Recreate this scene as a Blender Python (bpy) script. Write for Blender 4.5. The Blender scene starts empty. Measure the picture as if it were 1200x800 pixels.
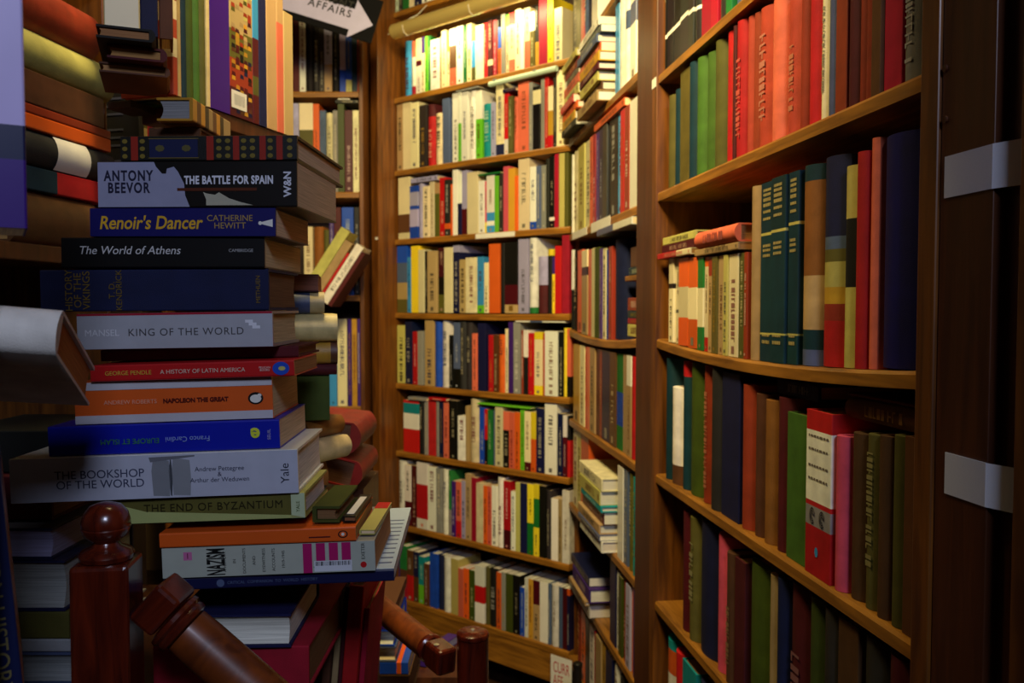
import bpy, math, random
from mathutils import Matrix, Vector
random.seed(11)
S = bpy.context.scene
COL = S.collection
EZ = 1.40                       # eye height above the floor
F = 1000.0                      # focal length in pixels of the 1200 px wide frame
PITCH = math.atan(0.040)

# ------------------------------------------------------------------ camera, world, lights, exposure
cam_d = bpy.data.cameras.new('camera'); cam = bpy.data.objects.new('camera', cam_d); COL.objects.link(cam)
cam_d.sensor_width = 36.0; cam_d.lens = 36.0 * F / 1200.0
cam.location = (0, 0, EZ); cam.rotation_euler = (math.pi/2 - PITCH, 0, 0)
cam_d.clip_start = 0.02
cam_d.dof.use_dof = True; cam_d.dof.focus_distance = 0.92; cam_d.dof.aperture_fstop = 9.0
S.camera = cam
S.view_settings.view_transform = 'Standard'; S.view_settings.look = 'None'
S.view_settings.gamma = 1.0; S.view_settings.use_curve_mapping = False
S.view_settings.exposure = 0.0
W = bpy.data.worlds.new('world'); S.world = W; W.use_nodes = True
W.node_tree.nodes['Background'].inputs[0].default_value = (1.0, 0.72, 0.42, 1)
W.node_tree.nodes['Background'].inputs[1].default_value = 0.006

def area(name, loc, target, sx, sy, power, colour, spread=180):
    l = bpy.data.lights.new(name, 'AREA'); l.shape = 'RECTANGLE'; l.size = sx; l.size_y = sy
    l.energy = power; l.color = colour; l.spread = math.radians(spread)
    o = bpy.data.objects.new(name, l); COL.objects.link(o)
    o.location = loc
    d = Vector(target) - Vector(loc)
    o.rotation_euler = d.to_track_quat('-Z', 'Y').to_euler()
    return o
WARM = (1.0, 0.78, 0.36); COOL = (0.66, 0.74, 1.0)
area('ceiling_lamp_light', (-0.22, 1.10, EZ + 1.22), (0.00, 3.00, EZ - 0.05), 0.28, 0.28, 36.0, WARM, 140)
area('cool_overhead_light', (0.34, -1.05, EZ + 1.10), (-0.25, 0.9, EZ - 0.10), 0.45, 0.35, 19.0, COOL)  # unseen cool ceiling lamp behind the camera; there is no window

# ------------------------------------------------------------------ pixel helpers (1200 x 800 frame)
FW = Vector((0, math.cos(PITCH), -math.sin(PITCH))); UPV = Vector((0, math.sin(PITCH), math.cos(PITCH)))
def ray(px, py): return FW + Vector((1, 0, 0)) * ((px - 600) / F) + UPV * ((400 - py) / F)
def at(px, py, Y):               # the point at distance Y seen at that pixel
    r = ray(px, py); return Vector((0, 0, EZ)) + r * (Y / r.y)

# ------------------------------------------------------------------ colours and materials
PAL = dict(cream=(226, 214, 172), white=(232, 230, 220), tan=(176, 148, 100), grey=(140, 138, 134), charcoal=(44, 42, 40),
 black=(18, 16, 16), navy=(20, 26, 66), blue=(24, 74, 186), sky=(60, 150, 215), slate=(82, 96, 130), teal=(10, 140, 150),
 petrol=(10, 50, 62), green=(28, 112, 48), lime=(104, 190, 40), mint=(200, 226, 200), olive=(92, 88, 36), yellow=(238, 212, 40),
 gold=(196, 146, 44), orange=(226, 96, 30), salmon=(218, 104, 78), red=(186, 24, 28), crimson=(160, 20, 46), maroon=(78, 16, 24),
 rust=(146, 52, 28), brown=(88, 54, 30), pink=(220, 84, 110), purple=(62, 34, 120), lilac=(170, 166, 206), pages=(226, 204, 160),
 oldpages=(176, 130, 80), darkpages=(130, 92, 60), whitepages=(232, 228, 214), violet=(60, 24, 130), lavender=(178, 170, 214), oxblood=(128, 26, 22), khaki=(190, 182, 100),
 ultramarine=(12, 30, 170), greyblue=(168, 170, 172), moss=(64, 78, 20), indigo=(10, 14, 96), fern=(66, 104, 34), brick=(172, 66, 44), leather=(150, 92, 36), parchment=(206, 186, 132))
def lin(c):
    if isinstance(c, str): c = PAL[c]
    f = lambda v: v/12.92 if v <= 0.04045 else ((v+0.055)/1.055)**2.4
    return tuple(f(v/255.0) for v in c) + (1.0,)

def new_mat(name):
    m = bpy.data.materials.new(name); m.use_nodes = True
    nt = m.node_tree; return m, nt, nt.nodes['Principled BSDF']
def cover_mat(name, rough, noise_scale, var, bump, spec=0.4, coat=0.0):
    m, nt, b = new_mat(name); N = nt.nodes; L = nt.links
    a = N.new('ShaderNodeAttribute'); a.attribute_name = 'Col'
    tc = N.new('ShaderNodeTexCoord'); n = N.new('ShaderNodeTexNoise'); n.inputs['Scale'].default_value = noise_scale; n.inputs['Detail'].default_value = 5
    L.new(tc.outputs['Object'], n.inputs['Vector'])
    r = N.new('ShaderNodeMapRange'); r.inputs[1].default_value = 0.3; r.inputs[2].default_value = 0.7
    r.inputs[3].default_value = 1 - var; r.inputs[4].default_value = 1 + var*0.6
    L.new(n.outputs['Fac'], r.inputs[0])
    mx = N.new('ShaderNodeVectorMath'); mx.operation = 'SCALE'
    L.new(a.outputs['Color'], mx.inputs[0]); L.new(r.outputs[0], mx.inputs['Scale']); L.new(mx.outputs[0], b.inputs['Base Color'])
    b.inputs['Roughness'].default_value = rough; b.inputs['Specular IOR Level'].default_value = spec
    b.inputs['Coat Weight'].default_value = coat; b.inputs['Coat Roughness'].default_value = 0.25
    if bump:
        n2 = N.new('ShaderNodeTexNoise'); n2.inputs['Scale'].default_value = 900; L.new(tc.outputs['Object'], n2.inputs['Vector'])
        bp = N.new('ShaderNodeBump'); bp.inputs['Strength'].default_value = bump; bp.inputs['Distance'].default_value = 0.0006
        L.new(n2.outputs['Fac'], bp.inputs['Height']); L.new(bp.outputs[0], b.inputs['Normal'])
    return m
M_PAPER = cover_mat('printed_paper_cover', 0.38, 14, 0.07, 0.0, 0.45)
M_CLOTH = cover_mat('book_cloth', 0.72, 30, 0.22, 0.5, 0.3)
M_LEATHER = cover_mat('worn_leather', 0.45, 45, 0.30, 0.5, 0.45)
M_INK = cover_mat('spine_ink', 0.5, 60, 0.05, 0.0, 0.3)
M_PLASTIC = cover_mat('plain_paint', 0.45, 20, 0.06, 0.0)

def pages_mat():
    m, nt, b = new_mat('page_edges'); N = nt.nodes; L = nt.links
    a = N.new('ShaderNodeAttribute'); a.attribute_name = 'Col'
    tc = N.new('ShaderNodeTexCoord'); mp = N.new('ShaderNodeMapping'); mp.inputs['Scale'].default_value = (1400, 14, 14)
    n = N.new('ShaderNodeTexNoise'); n.inputs['Scale'].default_value = 1.0; n.inputs['Detail'].default_value = 3
    L.new(tc.outputs['Object'], mp.inputs[0]); L.new(mp.outputs[0], n.inputs['Vector'])
    r = N.new('ShaderNodeMapRange'); r.inputs[1].default_value = 0.32; r.inputs[2].default_value = 0.68; r.inputs[3].default_value = 0.66; r.inputs[4].default_value = 1.05
    L.new(n.outputs['Fac'], r.inputs[0])
    mx = N.new('ShaderNodeVectorMath'); mx.operation = 'SCALE'
    L.new(a.outputs['Color'], mx.inputs[0]); L.new(r.outputs[0], mx.inputs['Scale']); L.new(mx.outputs[0], b.inputs['Base Color'])
    b.inputs['Roughness'].default_value = 0.85; b.inputs['Specular IOR Level'].default_value = 0.15
    return m
M_PAGES = pages_mat()

def wood(name, c1, c2, rough=0.45, scale=(3, 3, 40), coat=0.1):
    m, nt, b = new_mat(name); N = nt.nodes; L = nt.links
    tc = N.new('ShaderNodeTexCoord'); mp = N.new('ShaderNodeMapping'); mp.inputs['Scale'].default_value = scale
    n = N.new('ShaderNodeTexNoise'); n.inputs['Scale'].default_value = 1.6; n.inputs['Detail'].default_value = 6; n.inputs['Distortion'].default_value = 0.8
    L.new(tc.outputs['Object'], mp.inputs[0]); L.new(mp.outputs[0], n.inputs['Vector'])
    cr = N.new('ShaderNodeValToRGB'); cr.color_ramp.elements[0].position = 0.32; cr.color_ramp.elements[1].position = 0.70
    cr.color_ramp.elements[0].color = lin(c1); cr.color_ramp.elements[1].color = lin(c2)
    L.new(n.outputs['Fac'], cr.inputs[0]); L.new(cr.outputs[0], b.inputs['Base Color'])
    bp = N.new('ShaderNodeBump'); bp.inputs['Strength'].default_value = 0.15; bp.inputs['Distance'].default_value = 0.002
    L.new(n.outputs['Fac'], bp.inputs['Height']); L.new(bp.outputs[0], b.inputs['Normal'])
    b.inputs['Roughness'].default_value = rough; b.inputs['Coat Weight'].default_value = coat; b.inputs['Coat Roughness'].default_value = 0.2
    return m
M_SHELF = wood('oak_shelf', (106, 66, 16), (170, 114, 36), 0.45, (4, 40, 40))
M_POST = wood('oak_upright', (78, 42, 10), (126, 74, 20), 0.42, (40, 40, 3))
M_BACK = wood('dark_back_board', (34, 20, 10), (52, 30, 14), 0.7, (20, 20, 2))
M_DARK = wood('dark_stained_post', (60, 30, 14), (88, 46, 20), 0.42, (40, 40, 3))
M_NEWEL = wood('varnished_mahogany', (60, 16, 8), (104, 34, 14), 0.22, (50, 50, 6), 0.5)
M_RAIL = wood('varnished_handrail', (84, 36, 10), (126, 60, 18), 0.42, (30, 30, 4), 0.15)
M_FLOOR = wood('floor_boards', (40, 24, 14), (70, 44, 24), 0.5, (30, 3, 30))
def plain(name, col, rough=0.5, metal=0.0, noise=0.06):
    m, nt, b = new_mat(name); N = nt.nodes; L = nt.links
    n = N.new('ShaderNodeTexNoise'); n.inputs['Scale'].default_value = 30
    r = N.new('ShaderNodeMapRange'); r.inputs[3].default_value = 1 - noise; r.inputs[4].default_value = 1 + noise
    L.new(n.outputs['Fac'], r.inputs[0])
    mx = N.new('ShaderNodeVectorMath'); mx.operation = 'SCALE'; mx.inputs[0].default_value = lin(col)[:3]
    L.new(r.outputs[0], mx.inputs['Scale']); L.new(mx.outputs[0], b.inputs['Base Color'])
    b.inputs['Roughness'].default_value = rough; b.inputs['Metallic'].default_value = metal
    return m
M_BRASS = plain('brushed_reflector', (226, 200, 120), 0.32, 0.35)
M_WALL = plain('old_plaster', (120, 96, 66), 0.9)
M_WIRE = plain('white_wire', (225, 220, 205), 0.5)
M_STEEL = plain('screw_steel', (200, 196, 186), 0.3, 0.9)
M_CARD = plain('paper_label', (205, 210, 222), 0.6)
M_BLACK = plain('black_board', (9, 9, 12), 0.75)
M_BLACK.node_tree.nodes['Principled BSDF'].inputs['Specular IOR Level'].default_value = 0.1
M_RUBBER = plain('dark_cap', (26, 22, 20), 0.3)

# ------------------------------------------------------------------ mesh helpers
class MB:
    def __init__(s): s.v = []; s.f = []; s.c = []
    def quad(s, pts, col):
        i = len(s.v); s.v += [tuple(p) for p in pts]; s.f.append(tuple(range(i, i+len(pts)))); s.c.append(lin(col))
    def box(s, x0, x1, y0, y1, z0, z1, col='white'):
        i = len(s.v)
        s.v += [(x0,y0,z0),(x1,y0,z0),(x1,y1,z0),(x0,y1,z0),(x0,y0,z1),(x1,y0,z1),(x1,y1,z1),(x0,y1,z1)]
        for q in ((0,3,2,1),(4,5,6,7),(0,1,5,4),(1,2,6,5),(2,3,7,6),(3,0,4,7)):
            s.f.append(tuple(i+k for k in q)); s.c.append(lin(col))
    def lathe(s, prof, n=24, col='white', cx=0, cy=0):
        i0 = len(s.v)
        for (r, z) in prof:
            for k in range(n):
                a = 2*math.pi*k/n; s.v.append((cx + r*math.cos(a), cy + r*math.sin(a), z))
        for j in range(len(prof)-1):
            for k in range(n):
                a = i0+j*n+k; b = i0+j*n+(k+1) % n
                s.f.append((a, b, b+n, a+n)); s.c.append(lin(col))
        s.f.append(tuple(i0+k for k in reversed(range(n)))); s.c.append(lin(col))
        s.f.append(tuple(i0+(len(prof)-1)*n+k for k in range(n))); s.c.append(lin(col))
    def build(s, name, mat, parent=None, M=None, smooth=0, bevel=0):
        me = bpy.data.meshes.new(name); me.from_pydata(s.v, [], s.f)
        ca = me.color_attributes.new('Col', 'FLOAT_COLOR', 'CORNER')
        data = []
        for p, c in zip(me.polygons, s.c): data += list(c) * p.loop_total
        ca.data.foreach_set('color', data)
        me.materials.append(mat)
        if smooth:
            me.polygons.foreach_set('use_smooth', [True]*len(me.polygons)); me.set_sharp_from_angle(angle=math.radians(smooth))
        me.update()
        o = bpy.data.objects.new(name, me); COL.objects.link(o)
        if parent is not None: o.parent = parent
        if M is not None: o.matrix_local = M
        if bevel:
            bv = o.modifiers.new('bevel', 'BEVEL'); bv.width = bevel; bv.segments = 2; bv.limit_method = 'ANGLE'
        return o
def tag(o, label=None, cat=None, group=None, kind=None):
    if label: o['label'] = label
    if cat: o['category'] = cat
    if group: o['group'] = group
    if kind: o['kind'] = kind
    return o
def empty(name, loc=(0, 0, 0), M=None):
    o = bpy.data.objects.new(name, None); o.empty_display_size = 0.05; COL.objects.link(o)
    if M is not None: o.matrix_world = M
    else: o.location = loc
    return o
def basis(X, Y, Z, O):
    m = Matrix.Identity(4)
    for i, v in enumerate((X, Y, Z)):
        for r in range(3): m[r][i] = v[r]
    for r in range(3): m[r][3] = O[r]
    return m
def tube_between(mb, a, b, r, n=10, col='white'):
    a = Vector(a); b = Vector(b); d = (b-a).normalized(); q = d.to_track_quat('Z', 'Y')
    i = len(mb.v)
    for p in (a, b):
        for k in range(n):
            t = 2*math.pi*k/n; mb.v.append(tuple(p + q @ Vector((r*math.cos(t), r*math.sin(t), 0))))
    for k in range(n):
        k2 = (k+1) % n; mb.f.append((i+k, i+k2, i+n+k2, i+n+k)); mb.c.append(lin(col))
    mb.f.append(tuple(i+k for k in reversed(range(n)))); mb.c.append(lin(col))
    mb.f.append(tuple(i+n+k for k in range(n))); mb.c.append(lin(col))

# ------------------------------------------------------------------ books
DARKS = {'charcoal','black','navy','blue','petrol','green','maroon','brown','purple','crimson','red','olive','slate','teal','rust','violet','ultramarine','moss','grey','leather','fern','brick'}
def parse_bands(spec):
    """'white,.45,green' -> [(0,.45,'white'),(.45,1,'green')], from the head of the spine down"""
    t = spec.split(','); out = []; p = 0.0
    for i in range(0, len(t), 2):
        e = float(t[i+1]) if i+1 < len(t) else 1.0
        out.append((p, e, t[i])); p = e
    return out
def jit(c, a):
    k = 1 + random.uniform(-a, a)
    return tuple(max(0, min(255, v*k + random.uniform(-4, 4))) for v in PAL[c])
def book(name, M, w, h, d, spec, hard=False, rnd=False, pages='pages', text=None, mat=None, texture=True, jitter=0.08, page_tilt=0.0):
    """local x = thickness, y = from spine (0) to fore edge, z = along the spine. Root mesh = cover, children = pages and lettering."""
    bands = parse_bands(spec) if isinstance(spec, str) else spec
    t = min(0.0028 if hard else 0.0012, w*0.18)
    if rnd:
        b = min(0.30*w, 0.015); n = 12 if w > 0.02 else 6
        sp = [(w*k/n, b*(1 - math.sin(math.pi*k/n)**0.7)) for k in range(n+1)]
    else:
        r = min(0.0016, 0.2*w); b = r
        sp = [(0, r), (0.3*r, 0.3*r), (r, 0), (w-r, 0), (w-0.3*r, 0.3*r), (w, r)]
    O = [(0, d)] + sp + [(w, d)]
    yin = b + t
    I = [(t, d)] + [(min(max(x, t), w-t), yin) for x, y in sp] + [(w-t, d)]
    mb = MB()
    zs = [h] + [h*(1-e) for (_, e, _) in bands]; zs[-1] = 0.0
    nO = len(O)
    for z in zs:
        for p in O: mb.v.append((p[0], p[1], z))
    for k, (_, _, c) in enumerate(bands):
        col = lin(jit(c, jitter)) if isinstance(c, str) else lin(c)
        for i in range(nO-1):
            a = k*nO+i; mb.f.append((a, a+nO, a+nO+1, a+1)); mb.c.append(col)
    i0 = len(mb.v); c0 = mb.c[0]
    for z in (h, 0.0):
        for p in I: mb.v.append((p[0], p[1], z))
    for i in range(nO-1):
        mb.f.append((i, i+1, i0+i+1, i0+i)); mb.c.append(c0)
        a = (len(zs)-1)*nO+i; mb.f.append((a+1, a, i0+nO+i, i0+nO+i+1)); mb.c.append(mb.c[nO*len(bands)-len(bands)-1])
        mb.f.append((i0+i, i0+i+1, i0+nO+i+1, i0+nO+i)); mb.c.append(c0)
    for (o, q) in ((0, 0), (nO-1, nO-1)):
        # close the board edges at the fore edge
        vs = [k*nO+o for k in range(len(zs))] + [i0+nO+q, i0+q]
        mb.f.append(tuple(vs if o == 0 else reversed(vs))); mb.c.append(c0)
    root = mb.build(name, mat or (M_CLOTH if hard else M_PAPER), None, M, smooth=38 if rnd else 0)
    ov = 0.003 if hard else 0.0004
    pb = MB(); pc = pages if not isinstance(pages, str) else jit(pages, 0.06)
    y1 = d - (0.003 if hard else 0.0006)
    x0, x1 = t+0.0003, w-t-0.0003
    if x1 - x0 > 0.0008:
        if rnd or hard:      # hollow fore edge
            i = 0; nn = 5; cv = min(0.006, 0.15*w)
            ys = [y1 - cv*math.sin(math.pi*k/nn) for k in range(nn+1)]
            i0 = 0
            for z in (ov, h-ov):
                pb.v.append((x0, yin+0.0004, z)); pb.v.append((x1, yin+0.0004, z))
                for k in range(nn+1): pb.v.append((x1 + (x0-x1)*k/nn, ys[k], z))
            m = nn+3
            pb.f.append(tuple(reversed(range(m)))); pb.f.append(tuple(range(m, 2*m)))
            for k in range(m): pb.f.append((k, (k+1) % m, m+(k+1) % m, m+k))
            pb.c = [lin(pc)]*len(pb.f)
        else:
            pb.box(x0, x1, yin+0.0004, y1, ov, h-ov, pc)
        pb.build('page_block', M_PAGES, root)
    if text and w > 0.006:
        tcol, lo, hi, frac = text
        base_c = max(bands, key=lambda t_: t_[1]-t_[0])[2]
        if isinstance(base_c, str):
            tk = 0.34 if hard and mat is M_CLOTH else 0.58
            tcol = tuple(tk*p_ + (1-tk)*q_ for p_, q_ in zip(PAL[tcol], PAL[base_c]))
        lb = MB(); L = h*(hi-lo); ch = w*frac; z = h*hi; cx = w*0.5
        cur = random.getstate()
        while z > h*lo + ch*0.5:
            a = ch*random.uniform(0.28, 0.62)
            if random.random() < 0.14: z -= ch*0.38; continue
            yy = -0.00045
            g = random.random()
            if g < 0.5 or ch < 0.006: lb.quad([(cx-ch/2, yy, z-a), (cx+ch/2, yy, z-a), (cx+ch/2, yy, z), (cx-ch/2, yy, z)], tcol)
            else:
                s = ch*0.17
                lb.quad([(cx-ch/2, yy, z-s), (cx+ch/2, yy, z-s), (cx+ch/2, yy, z), (cx-ch/2, yy, z)], tcol)
                x0_ = random.choice((cx-ch/2, cx-s/2, cx+ch/2-s))
                lb.quad([(x0_, yy, z-a), (x0_+s, yy, z-a), (x0_+s, yy, z-s), (x0_, yy, z-s)], tcol)
            z -= a + ch*0.16
        if not hard and w > 0.011 and lo > 0.06:
            q_ = ch*0.8; pm = MB(); pm.quad([(cx-q_/2, -0.00045, h*0.03), (cx+q_/2, -0.00045, h*0.03), (cx+q_/2, -0.00045, h*0.03+q_), (cx-q_/2, -0.00045, h*0.03+q_)], tcol); pm.build('publisher_mark', M_INK, root)
        if len(lb.f) > 8: lb.build('title_lettering', M_INK, root)
    return root
def letters(body, root, M, size, col, name='title_lettering', bold=0.0, shear=0.0, ax='CENTER', ay='CENTER', sp=1.0, sx=1.0, sy=1.0, sl=0.85):
    """writing on a thing: M maps text x, y, normal"""
    cu = bpy.data.curves.new(name, 'FONT'); cu.body = body; cu.size = size; cu.align_x = ax; cu.align_y = ay
    cu.extrude = 0.00012; cu.offset = bold; cu.shear = shear; cu.space_character = sp; cu.space_line = sl
    cu.resolution_u = 4
    tmp = bpy.data.objects.new('tmp', cu); COL.objects.link(tmp)
    dg = bpy.context.evaluated_depsgraph_get()
    me = bpy.data.meshes.new_from_object(tmp.evaluated_get(dg))
    bpy.data.objects.remove(tmp); me.name = name
    ca = me.color_attributes.new('Col', 'FLOAT_COLOR', 'CORNER')
    ca.data.foreach_set('color', list(lin(col)) * len(ca.data))
    me.materials.clear(); me.materials.append(M_INK)
    o = bpy.data.objects.new(name, me); COL.objects.link(o)
    o.parent = root
    o.matrix_local = root.matrix_basis.inverted() @ M @ Matrix.Diagonal((sx, sy, 1, 1)) if root.parent is None else M
    return o

# ------------------------------------------------------------------ autolabelled shelf rows
REC = []          # rows of records for the labels
NUM = 'first second third fourth fifth sixth seventh eighth ninth tenth eleventh twelfth thirteenth fourteenth fifteenth sixteenth seventeenth eighteenth nineteenth twentieth'.split()
def nth(k):
    if k < 20: return NUM[k]
    tens = {2: 'twenty', 3: 'thirty', 4: 'forty'}[(k+1)//10]; u = (k+1) % 10
    return tens + '-' + NUM[u-1] if u else {2: 'twentieth', 3: 'thirtieth', 4: 'fortieth'}[(k+1)//10]
def desc(spec):
    names = []
    for c in spec.split(',')[::2]:
        c = {'petrol': 'dark-teal', 'slate': 'slate-blue', 'sky': 'sky-blue', 'lilac': 'lilac-grey', 'mint': 'pale-green', 'oldpages': 'tan', 'navy': 'navy', 'fern':'fern-green','brick':'faded-brick','moss':'moss-green', 'khaki':'khaki'}.get(c, c)
        if c not in names: names.append(c)
    return '-and-'.join(names[:2]) if len(names) < 3 else names[0] + '-and-' + names[1]
class Case:
    def __init__(s, A, B, depth=0.24):
        s.A = Vector((A[0], A[1], 0)); B = Vector((B[0], B[1], 0)); s.len = (B-s.A).length
        s.U = (B-s.A).normalized(); s.w = Vector((-s.U.y, s.U.x, 0)); s.depth = depth
    def M(s, z=0.0): return basis(s.U, s.w, Vector((0, 0, 1)), Vector((s.A.x, s.A.y, EZ+z)))
    def pt(s, u, w, z): p = s.A + s.U*u + s.w*w; return Vector((p.x, p.y, EZ+z))
    def hit(s, px, py, off=0.004):     # (u, z) where the pixel's ray meets the front plane
        r = ray(px, py); n = s.w; P = s.A + s.w*off
        t = (P.x*n.x + P.y*n.y) / (r.x*n.x + r.y*n.y)
        q = r*t; return (q - P).x*s.U.x + (q - P).y*s.U.y, q.z
def sagf(sag, u, L): return -sag*4*(u/L)*(1-u/L) if sag else 0.0
def contrast(c):
    if c in DARKS: return random.choice(['cream', 'white', 'gold', 'cream'])
    return random.choice(['black', 'charcoal', 'maroon', 'navy', 'brown'])
def row(case, z, o, s, refy, data, rowname, group, name='paperback_book', hard=0.25, sag=0.0, umax=None, hmax=0.28, pages='pages', txt=0.7, off=0.004, mat=None, word='book', rnd=None, dmax=0.2):
    """data: lines 'x0-x1 top spec [flags]' in zoom pixels of a crop with origin o and scale s"""
    recs = []; prev = -1e9
    up = min(q for q in case.zs if q > z + 0.01)
    hmax = min(hmax, up - 0.0225 - z - 0.003 - (0.017 if (case is MID and abs(up+0.072) < .01) or (case is NEAR and abs(up+0.067) < .01) else 0.0) + (0.004 if case is NEAR else 0))
    umax = umax or case.len - 0.001
    for line in data.strip().split('\n'):
        q = line.split()
        a, b = q[0].rsplit('-', 1) if not q[0].startswith('-') else q[0][1:].rsplit('-', 1)
        x0 = float(a)*(-1 if q[0].startswith('-') else 1); x1 = float(b); top = float(q[1]); spec = q[2]; fl = q[3] if len(q) > 3 else ''
        X0 = o[0]+x0/s; X1 = o[0]+x1/s; T = o[1]+top/s
        ry = refy if not callable(refy) else refy((X0+X1)/2)
        u0 = case.hit(X0, ry, off)[0]; u1 = case.hit(X1, ry, off)[0]
        u0 = max(u0, prev + 0.0004, getattr(case, 'umin', 0.003))
        if umax: u1 = min(u1, umax)
        w = u1 - u0 - 0.0005
        if w < 0.003: continue
        zt = case.hit((X0+X1)/2, T, off)[1]
        zb = z + min(sagf(sag, u0, case.len), sagf(sag, u1, case.len), sagf(sag, (u0+u1)/2, case.len)) * (1 if sag else 0)
        if sag: zb = z + max(sagf(sag, u0, case.len), sagf(sag, u1, case.len))
        zb += 0.0006
        h = max(0.09, min(zt - zb, hmax))
        d = max(0.10, min(h*random.uniform(0.58, 0.72), dmax)); dy = random.uniform(0, 0.006)
        hd = random.random() < hard; rd = (hd and random.random() < 0.7) if rnd is None else random.random() < rnd
        main = parse_bands(spec); big = max(main, key=lambda t_: t_[1]-t_[0])
        text = None
        if 'n' not in fl and random.random() < txt:
            hi = 1 - big[0] - 0.06; lo = 1 - big[1] + 0.08
            span = hi - lo
            if span > 0.2:
                l2 = random.uniform(0.45, 0.85)*span; st = random.uniform(0, span-l2)
                text = (contrast(big[2]), hi-st-l2, hi-st, random.uniform(0.24, 0.44))
        m = basis(case.U, case.w, Vector((0, 0, 1)), case.pt(u0, off+dy, zb))
        ob = book('hardback_book' if hd and name == 'paperback_book' else name, m, w, h, d, spec, hd, rd, pages, text, mat)
        tag(ob, None, 'book', group)
        recs.append(dict(o=ob, c=desc(spec), w=w, h=h, word=word, u0=u0, u1=u1, zt=zb+h))
        prev = u0 + w
    REC.append((rowname, recs))
    return recs
def lying(case, recs, px0, px1, py, T, spec, label, group=None, hard=False, rnd=False, d=0.15, zb=None, off=0.0, pages='pages', name='paperback_book', text=True, mat=None):
    """a book lying on top of a row, spine outwards"""
    u0 = max(case.hit(px0, py, 0.004)[0], 0.002); u1 = min(case.hit(px1, py, 0.004)[0], case.len - 0.002)
    if zb is None:
        zb = max([r['zt'] for r in recs if r['u1'] > u0 and r['u0'] < u1] or [0]) + 0.0006
    up = min(q for q in case.zs if q > zb + 0.002)
    sg = 0.017 if (case is MID and abs(up+0.072) < .01) or (case is NEAR and abs(up+0.067) < .01) else 0.002
    T = max(0.004, min(T, up - 0.0225 - sg - zb - 0.0012))
    m = basis(Vector((0, 0, 1)), case.w, -case.U, case.pt(u1, off, zb))
    tx = None
    if text:
        big = max(parse_bands(spec), key=lambda t_: t_[1]-t_[0]); tx = (contrast(big[2]), 0.2, 0.75, 0.5)
    ob = book('hardback_book' if hard and name == 'paperback_book' else name, m, T, u1-u0, d, spec, hard, rnd, pages, tx, mat)
    tag(ob, label, 'book', group)
    return zb + T
def pile(case, z, px0, px1, py, items, where, group, off=0.0):
    zb = z + 0.0006; n = len(items)
    for k, it in enumerate(items):
        T, spec = it[0], it[1]; e = random.uniform(0, 5)
        pos = ['lowest', 'second', 'third', 'fourth', 'fifth', 'sixth', 'seventh', 'eighth', 'ninth'][k] if k < n-1 else 'topmost'
        lab = f"{desc(spec)} book lying flat, {pos} {'up ' if k and k<n-1 else ''}in the pile {where}"
        zb = lying(case, None, px0 + (e if n > 1 else 0), px1 - random.uniform(0, 3), py, T, spec, lab, group, hard=random.random() < 0.5, d=random.uniform(0.13, 0.17), zb=zb, off=off + random.uniform(-0.012, 0.004), pages='whitepages') + 0.0005
    return zb
def finish_labels():
    used = {}
    for rowname, recs in REC:
        n = len(recs); cand = []
        for i, r in enumerate(recs):
            L = recs[i-1]['c'] if i else None; R = recs[i+1]['c'] if i < n-1 else None
            if L and R: nb = f"between {L} and {R} ones" if L != R else f"between two {L} ones"
            elif R: nb = f"at the left end beside a {R} one"
            elif L: nb = f"at the right end beside a {L} one"
            else: nb = 'alone'
            hs = sorted(x['h'] for x in recs); ws = sorted(x['w'] for x in recs)
            sz = 'tall' if r['h'] > hs[int(n*0.7)] else 'short' if r['h'] < hs[int(n*0.3)] else 'thick' if r['w'] > ws[int(n*0.6)] else 'thin'
            cand.append((f"{r['c']} {r['word']} {nb}, {rowname}", f"{sz} {r['c']} {r['word']} {nb}, {rowname}", f"{sz} {r['c']} {r['word']}, {nth(i)} from the left, {rowname}"))
        cnt = {}
        for c in cand: cnt[c[0]] = cnt.get(c[0], 0)+1
        cnt1 = {}
        for c in cand: cnt1[c[1]] = cnt1.get(c[1], 0)+1
        for r, c in zip(recs, cand):
            lab = c[0] if cnt[c[0]] == 1 else c[1] if cnt1[c[1]] == 1 else c[2]
            if len(lab.split()) > 16: lab = c[2]
            r['o']['label'] = lab

# ------------------------------------------------------------------ the room
def struct(name, mb, mat, **k): o = mb.build(name, mat, **k); o['kind'] = 'structure'; return o
b = MB(); b.box(-2.6, 2.0, -1.9, 4.6, -0.05, 0.0); struct('floor', b, M_FLOOR)
b = MB(); b.box(-2.6, 2.0, -1.9, 4.6, EZ+1.32, EZ+1.37); struct('ceiling', b, M_WALL)
b = MB(); b.box(-2.6, 2.0, 4.5, 4.6, 0, EZ+1.32); struct('wall_back', b, M_WALL)
b = MB(); b.box(-2.6, -2.5, -1.9, 4.5, 0, EZ+1.32); struct('wall_left', b, M_WALL)
b = MB(); b.box(1.9, 2.0, -1.9, 4.5, 0, EZ+1.32); struct('wall_right', b, M_WALL)

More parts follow.
